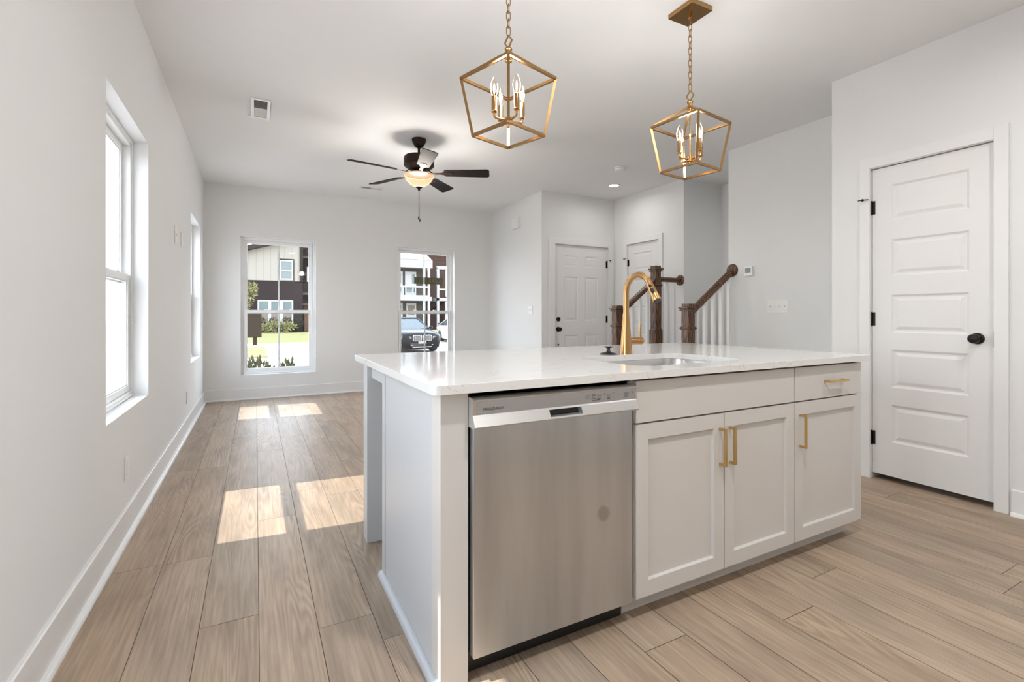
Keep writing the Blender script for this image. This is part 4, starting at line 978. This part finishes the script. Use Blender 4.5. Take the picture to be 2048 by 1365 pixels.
xwindow(h, 3.02, 3.6, 3.3, 4.3, 34.98, 1, 0.5, None, 0.1)

# house with balcony opposite the second window
h = thing('house', 'pale house with a white railed balcony, seen through the right far window', 'house', (10, 40, 0))
MB().box(6.5, 12.1, 38, 46, GZ, 4.9).build('wall', M_xtaupe, h)
MB().box(6.0, 12.45, 37.0, 46.4, 4.80, 5.44).build('fascia', M_xtrim, h)
MB().prism([(36.9, 5.44), (46.5, 5.44), (42.0, 7.6), (36.9, 5.50)], 'x', 6.0, 12.3).build('roof', xmat('pale_roof', (0.4752, 0.4620, 0.4554), 0.8, var=0.05), h)
MB().prism([(12.45, 4.80), (12.45, 5.44), (12.95, 5.16), (12.75, 4.98)], 'y', 37.0, 37.3) if False else None
MB().box(6.0, 12.25, 36.6, 38, 2.20, 2.50).build('balcony_floor', M_xtrim, h)
for a, b in ((9.7, 10.30), (10.50, 11.40)):
    d = MB().box(a, b, 37.94, 38.0, 2.52, 4.54).build('door', M_xtrim, h)
    MB().box(a + 0.62*(b-a) if b > 11 else a+0.12, b-0.12, 37.92, 37.945, 3.6, 4.36).box(a + 0.12, b-0.12, 37.92, 37.945, 2.9, 3.35).build('pane', M_xpane, d)
for x in (11.64, 12.02): MB().box(x - 0.07, x + 0.10, 36.62, 36.78, GZ, 4.82).build('column', M_xtrim, h)
MB().box(6.0, 12.0, 36.64, 36.72, 3.22, 3.34).box(6.0, 12.0, 36.64, 36.72, 2.5, 2.62).build('balcony_rail', M_xtrim, h)
for x in (9.1, 10.0, 10.75, 11.62): MB().box(x - 0.045, x + 0.045, 36.64, 36.72, 2.6, 3.24).build('baluster', M_xtrim, h)
for a, b in ((9.7, 10.30), (10.60, 11.40)):
    d = MB().box(a, b, 37.94, 38.0, 0.2, 2.05).build('door', M_xtrim, h); MB().box(a+0.12, b-0.12, 37.92, 37.945, 1.1, 1.85).build('pane', M_xblind, d)
# brown house beside it
h = thing('house', 'brown lap sided house with white porch posts, behind the black car', 'house', (15, 42, 0))
MB().box(12.9, 20, 41, 50, GZ, 6.9).build('wall', M_lap, h)
MB().prism([(12.4, 5.4), (13.6, 7.2), (20, 7.2), (20, 9), (12.4, 9)] if False else [(40.6, 6.6), (50.5, 6.6), (46, 9.2), (40.6, 6.75)], 'x', 13.6, 20.4).build('roof', M_xpink, h)
for x in (13.24, 14.35): MB().box(x - 0.09, x + 0.09, 37.9, 38.1, GZ, 5.0).build('porch_post', M_xtrim, h)
MB().box(13.15, 20, 37.85, 38.15, 4.86, 5.10).build('porch_beam', M_xtrim, h); MB().box(13.15, 20, 37.9, 41, 2.25, 2.48).build('porch_floor', M_xtrim, h); MB().box(13.15, 20, 37.93, 38.03, 3.15, 3.25).build('porch_rail', M_xtrim, h)
MB().box(13.9, 14.5, 37.95, 38.05, 2.6, 4.9).box(13.9, 14.6, 38.0, 38.1, GZ, 2.2).build('porch_screen', M_xtrim, h)
h = thing('house', 'rose roofed house glimpsed between the pale house and the brown house', 'house', (12.6, 52, 0))
MB().box(11.0, 17.5, 52, 58, GZ, 6.4).build('wall', M_lap, h)
MB().prism([(51.5, 6.3), (58.5, 6.3), (55, 9.6), (51.5, 6.4)], 'x', 10.6, 17.2).build('roof', M_xpink, h)
# mailboxes
mb = thing('mailbox_cluster', 'bronze cluster mailbox on a pedestal beside the walk', 'mailbox', (-0.02, 27.0, GZ + 0.05))
MB().box(-0.36, 0.26, 26.75, 27.2, -0.02, 1.22).build('box', M_box, mb, bevel=0.02)
MB().box(-0.12, 0.06, 26.88, 27.06, -0.40, 0.0).build('pedestal', M_box, mb, bevel=0.01)
MB().box(-0.36, 0.30, 26.72, 27.22, -0.44, -0.40).build('base', M_conc, mb)
MB().box(-0.39, 0.29, 26.72, 27.23, 1.20, 1.27).build('top', M_box, mb, bevel=0.015)

# plants
def leaf_cloud(m, c, rx, ry, rz, n, ls, rnd, up=0.2, thin=0.38):
    for _ in range(n):
        while True:
            p = Vector((rnd.uniform(-1, 1), rnd.uniform(-1, 1), rnd.uniform(-1, 1)))
            if 0.35 < p.length < 1: break
        q = Vector((c[0] + p.x*rx, c[1] + p.y*ry, c[2] + p.z*rz)); d = Vector((p.x, p.y, p.z + up + rnd.uniform(-0.4, 0.5))).normalized()
        s = d.cross(Vector((rnd.uniform(-1, 1), rnd.uniform(-1, 1), rnd.uniform(-1, 1)))).normalized(); L = ls * rnd.uniform(0.7, 1.3); w = L * thin
        n_ = d.cross(s) * (L * 0.10)
        m.add([q, q + d*L*0.5 + s*w*0.5 + n_, q + d*L, q + d*L*0.5 - s*w*0.5 + n_], [(0, 1, 2, 3)])
def shrub(label, x, y, z, rx, rz, n, ls, mt, seed, group, name='shrub', thin=0.38, up=0.2):
    rnd = random.Random(seed); t = thing(name, label, 'shrub', (x, y, z), 0, group)
    m = MB(); leaf_cloud(m, (x, y, z + rz*1.25), rx, rx*0.8, rz, n, ls, rnd, up, thin); m.build('foliage', mt, t, weld=False)
    s = MB()
    for k in range(5):
        a = k * 1.257; s.tube([(x, y, z), (x + 0.3*rx*math.cos(a), y + 0.3*rx*math.sin(a), z + rz*0.6), (x + 0.6*rx*math.cos(a), y + 0.6*rx*math.sin(a), z + rz*1.4)], 0.008, 5)
    s.build('stems', M_bark, t); return t
GB = GZ + 0.12
shrub('leafy green shrub outside the left far window, at its lower left corner', 0.0, 7.95, GB, 0.22, 0.36, 420, 0.105, M_leafn, 3, 'shrubs under the far windows', thin=0.42, up=0.6)
shrub('leafy green shrub outside the left far window, at the middle of its sill', 0.44, 8.0, GB, 0.13, 0.34, 260, 0.10, M_leafn, 4, 'shrubs under the far windows', thin=0.42, up=0.6)
shrub('leafy green shrub outside the left far window, at its lower right corner', 0.92, 7.9, GB, 0.15, 0.36, 320, 0.10, M_leafn, 5, 'shrubs under the far windows', thin=0.42, up=0.6)
for i, (x, r, w_) in enumerate(((0.30, 0.26, 'first'), (1.00, 0.23, 'second'), (1.70, 0.28, 'third'), (2.40, 0.24, 'fourth'))):
    shrub('dark green bush against the dark brick wall, %s from the mailbox' % w_, x, 33.35, 0.012, r, 0.40, 220, 0.13, M_leafd, 20 + i, 'bushes along the dark brick wall')
shrub('pale yellow green bush mound in front of the dark bushes', 1.25, 32.3, 0.0, 0.95, 0.28, 420, 0.18, M_leafy, 31, None)
shrub('low dark bush at the foot of the brown house behind the black car', 13.6, 36.2, GZ, 0.9, 0.45, 200, 0.25, M_leafd, 33, None)
rnd = random.Random(5); t = thing('tree', 'young tree with yellow green leaves left of the dark brick wall', 'tree', (-0.50, 22.8, GZ))
MB().tube([(-0.62, 22.8, GZ + 0.092), (-0.60, 22.8, 0.8), (-0.52, 22.8, 1.7), (-0.45, 22.8, 2.3)], [0.045, 0.04, 0.03, 0.012], 8).build('trunk', M_bark, t, smooth=50)
m = MB()
for (x, z, r) in ((-0.42, 1.55, 0.26), (-0.25, 1.95, 0.24), (-0.15, 2.22, 0.18), (-0.5, 2.1, 0.28), (-0.75, 1.8, 0.3)): leaf_cloud(m, (x, 22.8, z), r, r, r*0.9, 90, 0.15, rnd)
m.build('foliage', M_leafy, t, weld=False)

# cars, front facing -y in local space, origin on the ground under the nose
def make_car(name, label, paint, loc, rz, kidney):
    t = thing(name, label, 'car', loc, rz)
    B = lambda m, n, mt, p=t, **k: m.build(n, mt, p, world=False, **k)
    def sect(y, hw, zb_, zs, zt_, tw):
        # half outline mirrored: sill, side, shoulder, top
        h_ = [(hw*0.80, zb_), (hw*0.96, zb_ + 0.06), (hw, (zb_ + zs)*0.5), (hw*0.985, zs - 0.05), (hw*0.94, zs), (tw, zt_ - 0.02), (tw*0.5, zt_)]
        return [(x, y, z) for x, z in h_] + [(-x, y, z) for x, z in reversed(h_)]
    S = [sect(0.0, 0.66, 0.22, 0.60, 0.70, 0.50), sect(0.06, 0.80, 0.18, 0.70, 0.80, 0.56), sect(0.25, 0.90, 0.17, 0.78, 0.86, 0.62), sect(0.7, 0.945, 0.17, 0.86, 0.93, 0.66), sect(1.35, 0.95, 0.18, 0.93, 1.00, 0.70),
         sect(2.2, 0.955, 0.18, 0.97, 1.0, 0.76), sect(3.4, 0.955, 0.18, 0.98, 1.0, 0.76), sect(4.3, 0.94, 0.2, 0.98, 1.03, 0.70), sect(4.95, 0.86, 0.26, 0.90, 1.0, 0.62), sect(5.08, 0.74, 0.34, 0.80, 0.90, 0.5)]
    m = MB(); k = len(S[0])
    for i in range(len(S) - 1): m.add(S[i] + S[i+1], [(a, (a+1) % k, k + (a+1) % k, k + a) for a in range(k)])
    m.add(S[0], [tuple(range(k))]); m.add(S[-1], [tuple(range(k))])
    b = B(m, 'body', paint, smooth=50)
    c = MB(); ca = [(0.78, 1.30, 0.99), (0.60, 2.15, 1.42), (0.60, 3.3, 1.44), (0.72, 4.45, 1.02)]
    vs = []
    for x, y, z in ca: vs += [(-x, y, z), (x, y, z)]
    base = [(-0.86, 1.30, 0.96), (0.86, 1.30, 0.96), (0.86, 4.45, 0.98), (-0.86, 4.45, 0.98)]
    B(MB().add(vs, [(0, 1, 3, 2), (2, 3, 5, 4), (4, 5, 7, 6)]).add([(-0.86, 1.32, 0.95), (-0.60, 2.15, 1.42), (-0.60, 3.3, 1.44), (-0.84, 4.45, 0.98)], [(0, 1, 2, 3)]).add([(0.86, 1.32, 0.95), (0.60, 2.15, 1.42), (0.60, 3.3, 1.44), (0.84, 4.45, 0.98)], [(3, 2, 1, 0)]), 'windows', M_cglass)
    r = MB()
    for s in (-1, 1):
        r.bar((s*0.84, 1.26, 0.96), (s*0.61, 2.15, 1.425), 0.07, 0.04); r.bar((s*0.61, 2.12, 1.425), (s*0.61, 3.32, 1.445), 0.07, 0.04); r.bar((s*0.61, 3.3, 1.445), (s*0.80, 4.5, 1.0), 0.09, 0.04)
    r.prism([(2.12, 1.43), (3.32, 1.445), (3.3, 1.475), (2.7, 1.49), (2.16, 1.46)], 'x', -0.62, 0.62); B(r, 'roof', paint, bevel=0.01)
    for s in (-1, 1):
        for y in (0.95, 4.05):
            w_ = B(MB().lathe([(0.20, -0.11), (0.33, -0.11), (0.345, -0.08), (0.345, 0.08), (0.33, 0.11), (0.20, 0.11)], (s*0.86, y, 0.345), 'x', 28), 'wheel', M_tyre, smooth=40)
            MB().lathe([(0.21, s*0.095), (0.20, s*0.112), (0.05, s*0.105), (0.02, s*0.115)], (s*0.86, y, 0.345), 'x', 20).build('rim', M_chrome, w_, world=False, smooth=40)
        B(MB().ball((s*1.02, 1.55, 1.02), 0.10, 0.07, 0.065).bar((s*0.92, 1.58, 0.98), (s*1.0, 1.56, 1.0), 0.04), 'mirror', paint, smooth=60)
        hl = MB(); hl.add([(s*0.46, 0.005, 0.60), (s*0.80, 0.13, 0.63), (s*0.85, 0.20, 0.72), (s*0.50, 0.02, 0.69)], [(0, 1, 2, 3)]).add([(s*0.46, -0.02, 0.60), (s*0.80, 0.05, 0.63), (s*0.85, 0.12, 0.72), (s*0.50, -0.01, 0.69)], [(0, 1, 2, 3), ])
        hl = MB().prism([(0.46, 0.0), (0.88, 0.17), (0.88, 0.30), (0.46, 0.12)] if s > 0 else [(-0.46, 0.12), (-0.88, 0.30), (-0.88, 0.17), (-0.46, 0.0)], 'z', 0.60, 0.70); hl.v = [Vector((p.x, p.y - 0.03, p.z)) for p in hl.v]
        B(hl, 'headlight', M_lamp, bevel=0.015)
        if kidney:
            x0_, x1_ = (0.02, 0.42) if s > 0 else (-0.42, -0.02)
            fr = MB(); o_ = rrect(x0_, x1_, 0.50, 0.76, 0.07, 4); i_ = rrect(x0_ + 0.028, x1_ - 0.028, 0.528, 0.732, 0.05, 4); K = len(o_)
            vs = [(x, -0.045, z) for x, z in o_] + [(x, -0.055, z) for x, z in i_] + [(x, 0.06, z) for x, z in o_] + [(x, 0.0, z) for x, z in i_]
            fr.add(vs, [(a, (a+1) % K, K + (a+1) % K, K + a) for a in range(K)] + [(a, 2*K + a, 2*K + (a+1) % K, (a+1) % K) for a in range(K)] + [(K + a, K + (a+1) % K, 3*K + (a+1) % K, 3*K + a) for a in range(K)])
            gr = B(fr, 'grille', M_chrome, smooth=40)
            MB().add([(x, -0.01, z) for x, z in i_], [tuple(range(K))]).build('grille_back', M_black, gr, world=False)
            for j in range(8):
                xs = x0_ + 0.045 + j * 0.044; MB().box(xs - 0.007, xs + 0.007, -0.045, -0.012, 0.525, 0.735).build('grille_bar', M_chrome, gr, world=False)
        B(MB().bar((s*0.40, -0.02, 0.34), (s*0.86, 0.16, 0.36), 0.03, 0.035), 'bumper_strip', M_chrome)
    B(MB().box(-0.42, 0.42, -0.02, 0.05, 0.24, 0.28), 'intake_strip', M_chrome)
    B(MB().prism(rrect(-0.50, 0.50, 0.0, 0.03, 0.01, 2), 'z', 0.30, 0.44), 'lower_intake', M_black) if kidney else None
    B(MB().box(-0.17, 0.17, -0.035, 0.02, 0.40, 0.50), 'number_plate', M_number)
    return t
make_car('car', 'black sedan with a twin chrome grille, parked outside the right far window', M_paint_k, (6.08, 19.4, GZ), R(4), True)
make_car('car', 'white car partly in view to the right of the black sedan', M_paint_w, (10.35, 23.0, GZ), R(-2), False)

# sign stuck on the outside of the right far window, read from outside
SY = BY + 0.146
ws = thing('window_sign', 'olive sign on the right far window, its lettering reversed from indoors', 'sign', (2.36, SY, 1.607))
MB().box(2.135, 2.585, SY, SY + 0.003, 1.556, 1.660).build('panel', M_olive, ws)
v, f = text_mesh('AVAILABLE', 1.0); mn = min(p.x for p in v); mx = max(p.x for p in v); mny = min(p.y for p in v); my = max(p.y for p in v)
MB().add([(2.575 - (p.x - mn) / (mx - mn) * 0.43, SY - 0.0012, 1.573 + (p.y - mny) / (my - mny) * 0.070) for p in v], f).build('lettering', M_olivetext, ws, weld=False)
